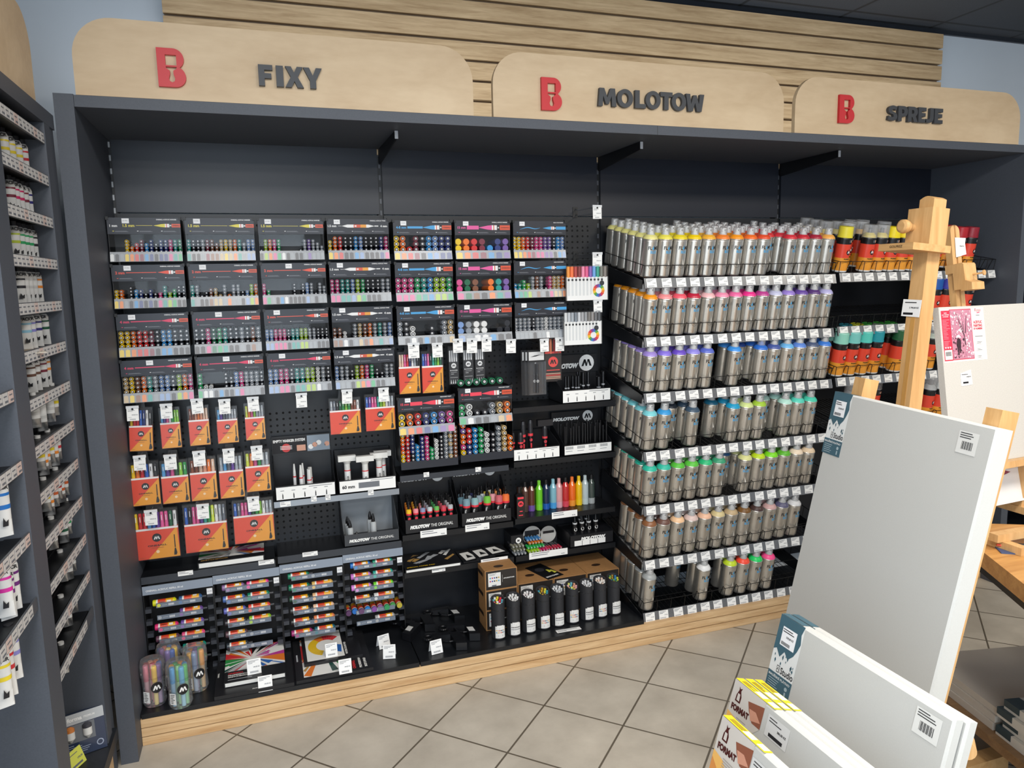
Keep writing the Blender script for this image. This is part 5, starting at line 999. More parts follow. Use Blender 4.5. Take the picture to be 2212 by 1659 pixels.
def trail(y0, y1, z, label, n, skip=(), grp='narrow shelves of the left cabinet'):
    t = thing('tube_shelf', label, 'shelf', (LX-.005, y0, z), None, grp); L = y1-y0; d = .34
    m = MB().box(-d, 0, 0, L, .012, .016, 0)
    for q in range(6): m.box(-.05*q-.05, -.05*q-.012, .002, L-.002, .016, .019, 0)
    m.rod((-.03, L-.03, .016), (-.03, L-.03, .0185), .006, 10, 1); m.build('shelf_plate', [M('perforated_black', '121316', .4), CHROME], t)
    m = MB().box(-.002, .002, .001, L-.001, .0, .031, 0); r = m.build('price_rail', C('4A4D52'), t); p = L/n
    for q in range(n):
        if q in skip: continue
        MB().box(.0022, .0028, p*(q+.04), p*(q+.93), .002, .029, 0).rect(p*(q+.14), .019, p*(q+.7), .022, .0031, 1, lambda u, v, w: (w, u, v)).rect(p*(q+.3), .006, p*(q+.85), .011, .0031, 1, lambda u, v, w: (w, u, v)).build('price_label', [C('CFCDCB') if (q*7+n) % 5 else C('D8C2BA'), GREYINK], r)
def tube(px, py, colr, label, zb, metal=False, x=-.115, w=.026, L=.098):
    p = PX(px, py, x); t = thing('paint_tube', label, 'paint tube', (x, p.y, zb), (0, R.uniform(-.05, .05), R.uniform(-1.4, -.9)), 'paint tubes hanging in the left cabinet'); n = 16
    def ring(z, a, b): return [(b*sin(2*pi*k/n), a*cos(2*pi*k/n), z) for k in range(n)]
    prof = [(L, w*.36, w*.36), (L*.9, w*.5, w*.46), (L*.6, w*.5, w*.42), (L*.3, w*.5, w*.28), (.008, w*.52, .0028), (0, w*.52, .0015)]
    m = MB(); bands = [0, 1 if not metal else 0, 0, 2 if metal else 0, 2 if metal else 0]
    for (z0, a0, b0), (z1, a1, b1), k in zip(prof, prof[1:], range(5)): m.add(ring(z0, a0, b0)+ring(z1, a1, b1), [(i, n+i, n+(i+1) % n, (i+1) % n) for i in range(n)], 2 if metal and k >= 3 else 0, True)
    m.add(ring(0, w*.52, .0015), [tuple(range(n))], 0)
    if not metal:
        fn = lambda u, v, q: (w*(.28+.14*min(1, (v/L-.0)/.6))+.002+q, u, v); m.text('ACR', 0, L*.86, .009, .001, 3, w*.7, 'c', .04, fn); m.poly([(-.006, L*.2), (.005, L*.2), (.006, L*.32), (.001, L*.28), (-.004, L*.36)], .0, None, 3, fn)
    m.build('tube', [TW_, C(colr), OIL, INK], t)
    m = MB()
    for z0, z1 in (((.42, .52),) if metal else ((.50, .58), (.74, .79))):
        f = lambda z: w*.435+.001 if z > .6 else w*(.28+.14*(z-.3)/.3)+.0008
        m.add(ring(L*z0, w*.507, f(z0))+ring(L*z1, w*.507, f(z1)), [(i, (i+1) % n, n+(i+1) % n, n+i) for i in range(n)], 0, True)
    m.build('colour_band', C(colr), t)
    MB().lathe([(w*.3, L), (w*.3, L+.012)], 10).build('cap', C('26262A') if not metal else TW_, t)
CN = {'y': ('E8D030', 'yellow'), 'o': ('E88A30', 'orange'), 'r': ('C83038', 'red'), 'm': ('7A2A3C', 'maroon'), 'p': ('D02C68', 'crimson pink'), 'k': ('2A2A30', 'black'), 'l': ('B8C840', 'lime'), 'g': ('28A060', 'green'), 'G': ('205A40', 'dark green'), 'w': ('C8C8C6', 'white'), 'u': ('90C4DC', 'light blue'), 'n': ('302C78', 'navy'), 'e': ('6A4A3C', 'brown'), 'v': ('8A88D0', 'lilac'), 't': ('C86030', 'rust'), 's': ('9A9CA0', 'silver'), 'b': ('1E70C0', 'blue'), 'f': ('D830A0', 'pink'), 'h': ('6A2878', 'purple')}
ZT = [2.03-.1186*i for i in range(13)]
TUB = [[(4, 'y'), (18, 'y'), (32, 'y'), (44, 'r'), (54, 'o'), (62, 'r')], [(18, 'm'), (27, 'p'), (36, 'p'), (46, 'm'), (54, 'n'), (63, 'w')], [(28, 'l'), (40, 'g'), (49, 'g'), (58, 'g'), (67, 'k')], [(40, 'k'), (48, 'w'), (57, 'w'), (67, 'w'), (78, 'o')], [(52, 'u'), (62, 'v'), (76, 'n'), (92, 'G')], [(62, 'e'), (73, 'e'), (88, 'm'), (97, 'o'), (109, 'k')],
       [(74, 'w'), (88, 'w'), (107, 'w'), (118, 'y'), (125, 'y')], [(86, 'y'), (92, 'o'), (98, 'o'), (108, 'y'), (117, 'o'), (124, 'r'), (135, 'r')], [(98, 'y'), (105, 'o'), (116, 't'), (125, 'r'), (133, 't'), (141, 't')], [(112, 'k'), (137, 'G'), (146, 'g'), (151, 'g')], [(134, 'g'), (148, 's'), (156, 'G')], [(132, 's'), (142, 's'), (157, 's')], [(140, 's')]]
PYR = [300, 400, 505, 600, 690, 790, 885, 990, 1080, 1150, 1235, 1300, 1470]
for i in range(13):
    trail(-1.083, -.657, ZT[i]-.012, 'narrow tube shelf with price rail, %s from top, left cabinet right bay' % ORD[i], 12 if i < 7 else 9, () if i < 12 else (8, 7))
    if i == 0: pass
    for j, (px, c) in enumerate(TUB[i]):
        met = i >= 6
        zb = ZT[i]-.012-.0965 if not met else ZT[i]-.012-.07-.02*((j*5) % 3)/2
        tube(px, PYR[i], CN[c][0], '%s paint tube with %s band, %s from left under %s tube shelf' % ('silver-ended' if met else 'white', CN[c][1], ORD[j], ORD[i]), zb, met, w=.03 if not met else .026, L=.09 if not met else .085, x=-.115 if not met else -.105)
pz = ZT[5]+.019
t = thing('paper_sheet', 'folded card with brown print lying on the sixth tube shelf', 'leaflet', (-.15, -.9, ZT[5]+.0075), (0, 0, .3)); MB().box(-.07, .085, -.10, .12, .0, .0012, 0).rect(-.06, -.09, .07, .11, .0015, 1, TOP).build('card', [C('D8D0C0'), C('A89070')], t)
for k, (z, n) in enumerate(((1.366, 6), (1.198, 6), (1.024, 6), (.862, 6))):
    trail(-1.75, -1.192, z-.016, 'tube shelf with price rail, %s from top, left cabinet near bay' % ORD[k], 14, (13,) if k == 3 else ())
for k, (px, py, c, zb, L) in enumerate(((5, 1100, 'b', 1.055, .13), (5, 1240, 'f', .885, .12), (11, 1255, 'h', .875, .12), (22, 1240, 'h', .88, .12), (3, 1440, 'y', .71, .13), (12, 1430, 'r', .72, .13), (26, 1410, 'v', .735, .12))):
    tube(px, py, CN[c][0], 'large paint tube with %s band, %s seen from top in the near bay' % (CN[c][1], ORD[k]), zb, False, x=-.09, w=.032, L=L)
# boxed tube set and price cards on the left base
t = thing('tube_set_box', 'dark blue boxed set of paint tubes standing at the foot of the left cabinet', 'paint set', (-.06, -.672, .1605), (-.14, 0, .33), None)
m = MB().box(-.22, 0, 0, .016, .0005, .135, 0); m.poly([(-.22, .135), (0, .135), (0, .102), (-.22, .102)], .0004, None, 1); m.text('forma', -.06, .112, .013, .0008, 2, None, 'r', .04); m.text('PREMIUM', -.055, .114, .007, .0008, 2, .03, 'l', .02); m.rect(-.21, .045, -.028, .1, .0006, 3); lines(m, -.15, -.03, .038, 5, .006, .0018, .0006, 4); m.disc(-.018, .024, .010, .0006, 4, 18); m.disc(-.018, .024, .007, .0008, 0, 18)
m.build('box', [M('set_box_blue', '2A3650', .15, coat=.5), C('B4B8BC'), C('ECECEC'), C('6A6E74'), C('9AA4B8')], t)
for k, c in enumerate(('E0E0DE', '2A9080', 'D08040', '404048')): MB().lathe([(.003, 0), (.013, .012), (.013, .034)], 14, 0, (-.19+.047*k, -.001, .049)).lathe([(.0132, .034), (.0132, .044), (.005, .05)], 14, 1, (-.19+.047*k, -.001, .049)).build('paint_tube', [TW_, C(c)], t)
def ltent(px, py, c, label, z=.1597, sz=.06):
    p = PX(px, py, -.06) if 0 else PZ(px, py, z); t = thing('price_tent', label, 'price sign', (p.x, p.y, z), (0, 0, 1.1), 'folded price tents'); w = sz
    f = lambda u, v, q: (u, -q+v*.35, v*.93+.0003); m = MB().poly([(-w/2, 0), (w/2, 0), (w/2, w*.9), (-w/2, w*.9)], 0, .001, 0, f).poly([(-w/2, 0), (w/2, 0), (w/2, w*.9), (-w/2, w*.9)], 0, .001, 0, lambda u, v, q: (u, .63*w-v*.35+q, v*.93+.0003)); m.text('199,00', w*.42, w*.35, w*.12, .0014, 1, None, 'r', .03, f); m.rect(-w*.4, w*.7, w*.2, w*.74, .0014, 1, f); m.rect(-w*.4, w*.1, w*.3, w*.2, .0014, 1, f); m.build('folded_card', [C(c), GREYINK], t)
ltent(172, 1655, 'DCE060', 'yellow price tent at the foot of the left cabinet'); ltent(33, 1656, 'E6E6E6', 'white price tent on the base of the left cabinet', .1597, .07)
# ---------- right side: canvases, rack, easels, table ----------
CANV = M('canvas_white', 'BCBCB8', .75, noise=.02, nscale=400); BEECH = wood('beech', 'D6AC76', 'BE9059', 2, 1.6, .45, 16); BEECHY = wood('beech_y', 'D6AC76', 'BE9059', 1, 1.6, .45, 16)
def frame_axes(a, b, d, dist):
    if isinstance(d, float):                     # known lean (degrees), edge along -y
        A = PD(a[0], a[1], dist); k = radians(d); rb = ray(*b); B = CAM+rb*((A.z-CAM.z)/rb.z)
        return A, Vector((0, -1, 0)), Vector((-sin(k), 0, -cos(k))), Vector((-cos(k), 0, sin(k))), (B-A).length
    A = PD(a[0], a[1], dist); rb = ray(*b); B = CAM+rb*((A.z-CAM.z)/rb.z); e = B-A; rd = ray(*d); t = ((A-CAM).dot(e))/rd.dot(e); D = CAM+rd*t; h = D-A
    e.normalize(); w = (B-A).length; h.normalize(); n = e.cross(h); n.normalize()
    if n.dot(CAM-A) < 0: n = -n
    return A, e, h, n, w
def canvas(a, b, d, dist, H, T, label, W=None, off=0., grp=None, name='stretched_canvas'):
    A, e, h, n, w = frame_axes(a, b, d, dist); w = W or w; A = A-n*off
    t = thing(name, label, 'canvas', tuple(A+e*w/2+h*H), group=grp)
    mt = Matrix((( e.x, -h.x, n.x, 0), (e.y, -h.y, n.y, 0), (e.z, -h.z, n.z, 0), (0, 0, 0, 1)))
    t.rotation_euler = mt.to_euler(); fn = lambda u, v, q: (u-w/2, H-v, q)     # u from the top-left corner, v downwards, q out of the face
    m = MB(); bv = .004
    m.hexa([(-w/2+bv, bv, 0), (w/2-bv, bv, 0), (w/2-bv, H-bv, 0), (-w/2+bv, H-bv, 0)][::-1], [(-w/2, 0, -bv), (w/2, 0, -bv), (w/2, H, -bv), (-w/2, H, -bv)][::-1]); m.box(-w/2, w/2, 0, H, -T, -bv)
    m.build('canvas', CANV, t); return t, fn, w
def fnt(fn, rot=0): return lambda u, v, q: fn(u, -v, q)
TEAL = C('3F5F6C', .5)
def studio(t, fn, w, s, T):
    f = fnt(fn); W = .076*s; m = MB(); z = .0006
    m.rect(.0, -.30*s*.55, W, 0, z, 1, f); m.poly([(0, -.0)]+[(W, 0)]+[(W-.006*s, -.02*s), (W-.002*s, -.04*s), (W-.008*s, -.058*s), (W*.8, -.072*s), (W*.62, -.086*s), (W*.45, -.074*s), (W*.3, -.09*s), (W*.12, -.075*s), (0, -.08*s)], z+.0003, None, 0, f)
    r = random.Random(2)
    for q in range(14): u, v = r.uniform(.1, .9)*W, -r.uniform(.075, .105)*s; k = r.uniform(.002, .006)*s; m.poly([(u, v+k), (u+k*.5, v), (u, v-k*1.4), (u-k*.5, v)], z+.0004, None, 0, f)
    m.rect(W*.3, -.123*s, W*.42, -.108*s, z+.0004, 2, f); m.rect(W*.315, -.1215*s, W*.405, -.1095*s, z+.0005, 1, f); m.text('A', W*.36, -.119*s, .008*s, z+.0006, 2, None, 'c', 0, f)
    m.text('Studio', W*.46, -.123*s, .015*s, z+.0004, 2, W*.52, 'l', .02, f)
    m.rect(0, -.168*s, W, -.127*s, z+.0003, 0, f); m.text('MALÍŘSKÉ PLÁTNO', W*.05, -.137*s, .0068*s, z+.0006, 1, W*.88, 'l', .02, f)
    for q in range(5): m.rect(W*.08, -(.143+.005*q)*s, W*(.5-.04*(q % 3)), -(.1415+.005*q)*s, z+.0006, 3, f)
    m.disc(W*.82, -.146*s, .0045*s, z+.0006, 3, 12, f); m.rect(W*.79, -.163*s, W*.85, -.153*s, z+.0006, 3, f)
    m.rect(0, -T, W*.86, 0, 0, 0, lambda u, v, q: fn(u, -.0006+q, v)); 
    m.build('paper_label', [TEAL, C('DCDEDC'), C('2A2A2C'), C('9FB0B6')], t)
    m = MB().rect(W*.2, -.064*s, W*.78, -.022*s, .0016, 0, f); m.text('329,00 Kč', W*.7, -.045*s, .0055*s, .002, 1, W*.3, 'r', .03, f); lines(m, W*.23, W*.7, -.026*s, 2, .005*s, .0018*s, .002, 1, fn=f)
    for q in range(12): m.rect(W*(.25+.03*q), -.061*s, W*(.25+.03*q+.018), -.054*s, .002, 1, f)
    m.build('price_sticker', [PAPER, INK], t)
def barcode(t, fn, u, v, s=1.):
    f = fnt(fn); m = MB().rect(u, -v-.045*s, u+.05*s, -v, .0008, 0, f); lines(m, u+.004*s, u+.046*s, -v-.003*s, 3, .0045*s, .0016*s, .0012, 1, fn=f)
    for q in range(14): m.rect(u+.012*s+.002*s*q, -v-.036*s, u+.012*s+.002*s*q+(.0013 if q % 3 else .0006)*s, -v-.02*s, .0012, 1, f)
    m.build('barcode_sticker', [C('D6D6D2'), INK], t)
t, fn, w = canvas((1805, 845), (2155, 925), (1690, 1350), 1.9, .84, .036, 'largest white canvas, standing upright behind the smaller ones')
studio(t, fn, w, .95, .036); barcode(t, fn, w-.085, .02, 1.0)
SA = ((1690, 1325), (2022, 1540), 14.5)
t, fn, w = canvas(*SA, 1.52, .50, .019, 'white canvas with teal corner label, front one of the middle pair', W=.40, grp='pair of middle white canvases'); studio(t, fn, w, .92, .019); barcode(t, fn, w-.065, .012, .95)
t, fn, w = canvas(*SA, 1.52, .50, .019, 'white canvas with teal corner label, rear one of the middle pair', W=.405, off=.024, grp='pair of middle white canvases'); studio(t, fn, w, .92, .019)
def formato(t, fn, w, T):
    f = fnt(fn); m = MB(); z = .0006; W = .088
    m.poly([(0, 0), (W, 0), (W, -.05), (W*.72, -.075), (W*.72, -.10), (W*.35, -.115), (0, -.105)], z, None, 1, f)
    m.poly([(W*.52, -.02), (W, -.01), (W, -.05), (W*.75, -.05), (W*.6, -.035)], z+.0003, None, 2, f); m.poly([(W*.6, -.03), (W*.8, -.028), (W*.98, -.04), (W*.7, -.048)], z+.0005, None, 3, f)
    m.poly([(0, -.07), (W*.4, -.08), (W*.66, -.098), (W*.34, -.114), (0, -.104)], z+.0003, None, 4, f); m.poly([(.0, -.06), (W*.3, -.065), (W*.55, -.085), (W*.2, -.085), (0, -.072)], z+.0004, None, 5, f)
    m.poly([(W*.14, -.036), (W*.3, -.036), (W*.31, -.024), (W*.26, -.014), (W*.29, -.008), (W*.23, -.011), (W*.19, -.007), (W*.2, -.014), (W*.15, -.024)], z+.0005, None, 6, f); m.poly([(W*.18, -.033), (W*.27, -.033), (W*.26, -.02), (W*.19, -.02)], z+.0007, None, 1, f)
    m.text('FORMAT', W*.08, -.054, .012, z+.0007, 6, W*.56, 'l', .06, f, rot=.06)
    for q in range(7): m.rect(W*.3, -.062-.0042*q, W*(.6-.03*(q % 2)), -.0605-.0042*q, z+.0006, 7, f)
    g = lambda u, v, q: fn(u, -.0006+q, v); m.rect(0, -T, W*1.25, 0, 0, 0, g); lines(m, .012, .06, -T*.25, 3, T*.2, .0014, -.0004, 6, fn=g); m.rect(.05, -T*.9, .075, -T*.15, -.0004, 8, g); m.rect(W*.98, -T*.9, W*1.2, -T*.15, -.0004, 8, g)
    m.build('paper_label', [C('EAD41E'), C('C8C2BA'), C('8A5440'), C('C89078'), C('D08A4A'), C('E4B060'), C('4A1E1C'), C('A09890'), C('EDEDEA')], t)
FA = ((1590, 1465), (1830, 1659), 15.5)
for i in range(3):
    t, fn, w = canvas(*FA, 1.38, .42, .017, 'white canvas with yellow edge strip and horse emblem, %s of the three' % ['front', 'middle', 'rear'][i], W=.5, off=.0215*i, grp='three yellow-edged canvases'); formato(t, fn, w, .017)
    if i == 0:
        f = fnt(fn); m = MB().rect(.1, -.05, .155, -.012, .0008, 0, f); m.text('386,00 Kč', .15, -.033, .005, .0012, 1, None, 'r', .03, f); lines(m, .105, .14, -.016, 2, .005, .0016, .0012, 1, fn=f); m.rect(.11, -.047, .145, -.041, .0012, 1, f); m.build('price_sticker', [C('CFCFCD'), INK], t)
t, fn, w = canvas((1562, 1545), (1660, 1630), 15.5, 1.27, .36, .017, 'nearest small white canvas with yellow edge strip and horse emblem', W=.4, grp='front yellow-edged canvas'); formato(t, fn, w, .017)
f = fnt(fn); m = MB().rect(.09, -.055, .145, -.018, .0008, 0, f); m.text('240,00 Kč', .14, -.038, .005, .0012, 1, None, 'r', .03, f); lines(m, .095, .13, -.022, 2, .005, .0016, .0012, 1, fn=f); m.build('price_sticker', [C('CFCFCD'), INK], t)
# the wooden canvas rack behind them
A, e, h, n, w = frame_axes((1805, 845), (2155, 925), (1690, 1350), 1.9)
rk = thing('canvas_rack', 'beech wood rack that the white canvases lean on', 'rack', (A.x, A.y-.2, 0))
def rpart(nm, mb, mat=BEECH): o = mb.build(nm, mat, rk); o.location = -Vector(rk.location); return o
for u, ext in ((.036, .046), (.452, .035)):
    o = A+e*(u-.025)-n*.038-h*ext; L = (o.z-.02)/-h.z
    m = MB(); q = [o, o+e*.040, o+e*.040+h*L, o+h*L]; m.hexa(q, [p-n*.040 for p in q]); rpart('post', m)
    b_ = o+h*L; rpart('foot', MB().box(b_.x-.62, b_.x+.10, b_.y-.03, b_.y+.03, 0, .05), BEECHY)
for (a_, d_, H_, T_, W_, nm) in (((1805, 845), (1690, 1350), .84, .037, .5, 'ledge'), ((1690, 1325), 14.5, .50, .045, .40, 'ledge'), ((1590, 1465), 15.5, .42, .064, .5, 'ledge'), ((1562, 1545), 15.5, .36, .018, .4, 'ledge')):
    b_ = {1805: (2155, 925), 1690: (2022, 1540), 1590: (1830, 1659), 1562: (1660, 1630)}[a_[0]]; ds = {1805: 1.9, 1690: 1.52, 1590: 1.38, 1562: 1.27}[a_[0]]
    A2, e2, h2, n2, w2 = frame_axes(a_, b_, d_, ds); o = A2+h2*(H_+.0008)+n2*.01; q = [o, o+e2*W_, o+e2*W_+h2*.02, o+h2*.02]; rpart('ledge', MB().hexa(q, [p-n2*(T_+.03) for p in q]), BEECHY)
    for u in (.1, W_-.1):
        c_ = o+e2*u+h2*.02-n2*.02; rpart('strut', MB().box(c_.x-.015, c_.x+.015, c_.y-.015, c_.y+.015, .0505, c_.z))
p = PD(2086, 1622, 1.5); rpart('peg', MB().rod(tuple(p+Vector((.03, .03, 0))), tuple(p), .02, 16))
# big studio easel
D0 = 2.4; B0 = PD(1985, 690, D0); ez = thing('studio_easel', 'tall beech studio easel with round knob and price label, in front of the orange cans', 'easel', (B0.x, B0.y, 0))
tl = radians(5); ev = Vector((sin(tl), 0, cos(tl))); ex = Vector((cos(tl), 0, -sin(tl))); ey = Vector((0, 1, 0))
def eloc(z): return B0+ev*((z-B0.z)/ev.z)
def ebox(nm, z0, z1, dx0, dx1, dy0, dy1, mat=BEECH, arch=0):
    a, b = eloc(z0)-Vector((0, 0, 0)), eloc(z1); m = MB()
    if arch:
        pts = [(dy0, 0), (dy1, 0)]+[(dy1+(dy0-dy1)*k/8, (z1-z0)+arch*sin(pi*k/8)) for k in range(9)]; m.poly(pts, dx0, dx1, 0, lambda u, v, q: tuple(a+ey*u+ev*v+ex*q))
    else: m.hexa([tuple(p+ex*x+ey*y) for p in (a,) for x, y in ((dx0, dy0), (dx1, dy0), (dx1, dy1), (dx0, dy1))][::-1], [tuple(b+ex*x+ey*y) for x, y in ((dx0, dy0), (dx1, dy0), (dx1, dy1), (dx0, dy1))][::-1])
    o = m.build(nm, mat, ez); o.location = -Vector(ez.location); return o
zt = PY(2040, 425, B0.y).z
ebox('mast', .03, 1.835, -.026, .026, -.027, .027, arch=.010)
ebox('groove_strip', .06, 1.5, -.0268, -.0261, -.008, .008, wood('beech_dark', 'C89650', 'AE7C40', 2, 1.6, .5))
zh1, zh0 = PD(2010, 455, D0).z, PD(2000, 532, D0).z
ebox('sliding_head', zh0, zh1, -.050, .020, -.048, .044)
a = eloc((zh0+zh1)/2-.002)
o = MB().lathe([(.011, 0), (.012, .012), (.019, .024), (.0225, .036), (.021, .046), (.014, .05)], 18, 0, tuple(a+ex*-.050+ey*.02), tuple(-ex)).build('knob', BEECHY, ez); o.location = -Vector(ez.location)
a = eloc(zh0-.0232); m = MB(); m.hexa([tuple(a+ex*x+ey*y) for x, y in ((-.125, -.06), (.03, -.06), (.03, .075), (-.125, .075))][::-1], [tuple(a+ev*.022+ex*x+ey*y) for x, y in ((-.125, -.06), (.03, -.06), (.03, .075), (-.125, .075))][::-1]); o = m.build('tray', BEECHY, ez); o.location = -Vector(ez.location)
m = MB(); fn = lambda u, v, q: tuple(a+ex*(-.1252-q)+ey*(.0-u)+ev*v); m.text('GOLFREZ', -.03, .008, .0075, .0003, 0, .05, 'l', .02, fn); o = m.build('lettering', C('4A3A28'), ez); o.location = -Vector(ez.location)
zc = PD(1988, 667, D0).z; a = eloc(zc); fn = lambda u, v, q: tuple(a+ex*(-.0275-q)+ey*(-u)+ev*v); m = MB().poly([(-.045, -.026), (.025, -.028), (.028, .027), (-.043, .029)], .0004, .0012, 0, fn); m.text('2 790,00 Kč', .02, -.002, .007, .0016, 1, None, 'r', .03, fn); m.rect(-.035, .017, .01, .02, .0016, 1, fn); m.rect(-.038, -.021, .0, -.014, .0016, 1, fn); o = m.build('price_label', [WHITE, INK], ez); o.location = -Vector(ez.location)
b_ = eloc(.03)
for dy in (-.25, .25): o = MB().box(b_.x-.3, b_.x+.3, b_.y+dy-.025, b_.y+dy+.025, 0, .05).build('foot', BEECHY, ez); o.location = -Vector(ez.location)
o = MB().box(b_.x-.03, b_.x+.03, b_.y-.28, b_.y+.28, .0505, .10).build('cross_bar', BEECHY, ez); o.location = -Vector(ez.location)
# table with table easel and boxed painting kit
TXY = [PZ(2150, 1213, .75), PZ(2212, 1262, .75)]
tb = thing('display_table', 'thick-topped oak display table at the right edge', 'table', (3.05, -1.55, 0))
TOPM = wood('oak_top', 'CF9A5A', 'A8723A', 0, 1.2, .4, 12)
d_ = (TXY[1]-TXY[0]).normalized(); nrm = Vector((-d_.y, d_.x, 0)); q0 = TXY[0]-d_*.36; 
if nrm.x < 0: nrm = -nrm
qq = [q0, q0+d_*1.3, q0+d_*1.3+nrm*.9, q0+nrm*.9]
def tpart(nm, mb, mat): o = mb.build(nm, mat, tb); o.location = -Vector(tb.location); return o
tpart('table_top', MB().hexa([(p.x, p.y, .70) for p in qq], [(p.x, p.y, .75) for p in qq]), TOPM)
ia = [q0+d_*.05+nrm*.03, q0+d_*1.25+nrm*.03, q0+d_*1.25+nrm*.87, q0+d_*.05+nrm*.87]
tpart('apron', MB().hexa([(p.x, p.y, .655) for p in ia], [(p.x, p.y, .6995) for p in ia]), BLK)
for p in (ia[2]-nrm*.02, ia[3]-nrm*.02, ia[1]): c_ = p+(sum(ia, Vector())/4-p).normalized()*.05; tpart('leg', MB().box(c_.x-.025, c_.x+.025, c_.y-.025, c_.y+.025, 0, .6545), BLK)
DR = 2.42; A = PD(2027, 664, DR); 
kit = thing('painting_kit_box', 'pale speckled box with pink blossom picture on the table easel', 'painting kit', (A.x, A.y, A.z-.53)); kx = radians(-9)
KZ = A.z; up = Vector((0, sin(-kx)*1, cos(kx))); kit.rotation_euler = (kx, 0, .07); kit.location = A-Matrix.Rotation(.07, 3, 'Z') @ Matrix.Rotation(kx, 3, 'X') @ Vector((0, 0, .53))
SPK = M('speckled_card', 'C2C0BA', .7, noise=.08, nscale=300); H = .53
m = MB().box(0, .50, 0, .022, 0, H, 0); m.build('box', SPK, kit)
PINKS = ['BC8094', 'D8A4B2', 'CC8CA0', 'ECD0D6', '74424F', 'A4586F', '4A343C', 'E8B4C4']
m = MB().rect(.006, H-.183, .215, H-.006, .0004, 0); m.rect(.008, H-.178, .048, H-.012, .0007, 1); m.rect(.011, H-.174, .046, H-.142, .0010, 0); m.rect(.047, H-.177, .152, H-.009, .0006, 1); m.rect(.0495, H-.1745, .1495, H-.0115, .0009, 2)
r = random.Random(11)
for q in range(260):
    u, v = r.uniform(.052, .147), r.uniform(H-.172, H-.014); low = (H-v)/.17; k = r.uniform(.0015, .006)
    c = r.choice([2, 3, 4, 5, 3, 5, 9]) if low < .6 or u > .105 else r.choice([4, 6, 7, 3, 8])
    m.poly([(u+k*cos(a_*1.05+q)*r.uniform(.6, 1), v+k*sin(a_*1.05+q)*r.uniform(.6, 1)) for a_ in range(6)], .0011+.000004*q, None, c)
for a_, b_ in (((.11, H-.1), (.085, H-.05)), ((.1, H-.07), (.075, H-.02)), ((.115, H-.09), (.125, H-.03)), ((.105, H-.085), (.107, H-.05)), ((.112, H-.13), (.108, H-.085))):
    m.poly([(a_[0]-.0014, a_[1]), (a_[0]+.0014, a_[1]), (b_[0]+.0005, b_[1]), (b_[0]-.0005, b_[1])], .0025, None, 8)
m.poly([(.072, H-.155), (.076, H-.155), (.08, H-.132), (.083, H-.155), (.086, H-.155), (.09, H-.118), (.087, H-.108), (.08, H-.106), (.074, H-.108), (.07, H-.12)], .0026, None, 8); m.poly([(.066, H-.104), (.07, H-.097), (.08, H-.094), (.088, H-.098), (.092, H-.106), (.08, H-.103)], .0028, None, 9)
for tt, y_ in (('MADE', .022), ('AND CERTIFIED', .028), ('IN UKRAINE', .034)): m.text(tt, .028, H-y_, .0036, .0012, 9, None, 'c', .03)
lines(m, .011, .045, H-.042, 14, .0048, .0016, .0012, 10); lines(m, .011, .045, H-.113, 5, .0045, .0016, .0012, 10)
for q in range(3): m.disc(.017+.011*q, H-.134, .0035, .0012, 9, 10)
for q in range(12): m.rect(.015+.0022*q, H-.162, .015+.0022*q+.0012, H-.148, .0013, 11)
m.text('Rosa', .185, H-.02, .011, .0008, 12, None, 'c', .0, shear=.15); m.poly([(.18, H-.026), (.195, H-.025), (.194, H-.021), (.181, H-.022)], .0008, None, 13); m.rect(.175, H-.033, .193, H-.0315, .0008, 11)
for tt, y_, hh in (('ACRYLIC', .06, .0095), ('PAINTING', .072, .0095), ('BY NUMBERS', .081, .007)): m.text(tt, .160, H-y_, hh, .0008, 1, .042, 'l', .04)
m.rect(.163, H-.104, .2, H-.1025, .0008, 11)
for y_ in (.125, .148, .172): m.rect(.166, H-y_-.006, .199, H-y_+.006, .0006, 10); m.rect(.1665, H-y_-.0055, .1985, H-y_+.0055, .0008, 0); lines(m, .17, .195, H-y_+.003, 2, .004, .0012, .001, 11)
m.build('paper_label', [C('E4E1DC'), C('C8324A')]+[C(x) for x in PINKS[:6]]+[C('38282E'), C('F2D8DE'), C('DE8A96'), C('3A3A40'), C('B04A5C'), C('D87088')], kit)
m = MB().poly([(.075, H-.265), (.13, H-.262), (.127, H-.213), (.076, H-.222)], .0006, .0014, 0); m.text('359,00 Kč', .124, H-.238, .005, .002, 1, None, 'r', .03); m.rect(.08, H-.228, .11, H-.226, .002, 1); m.rect(.084, H-.257, .11, H-.251, .002, 1); m.build('price_sticker', [WHITE, INK], kit)
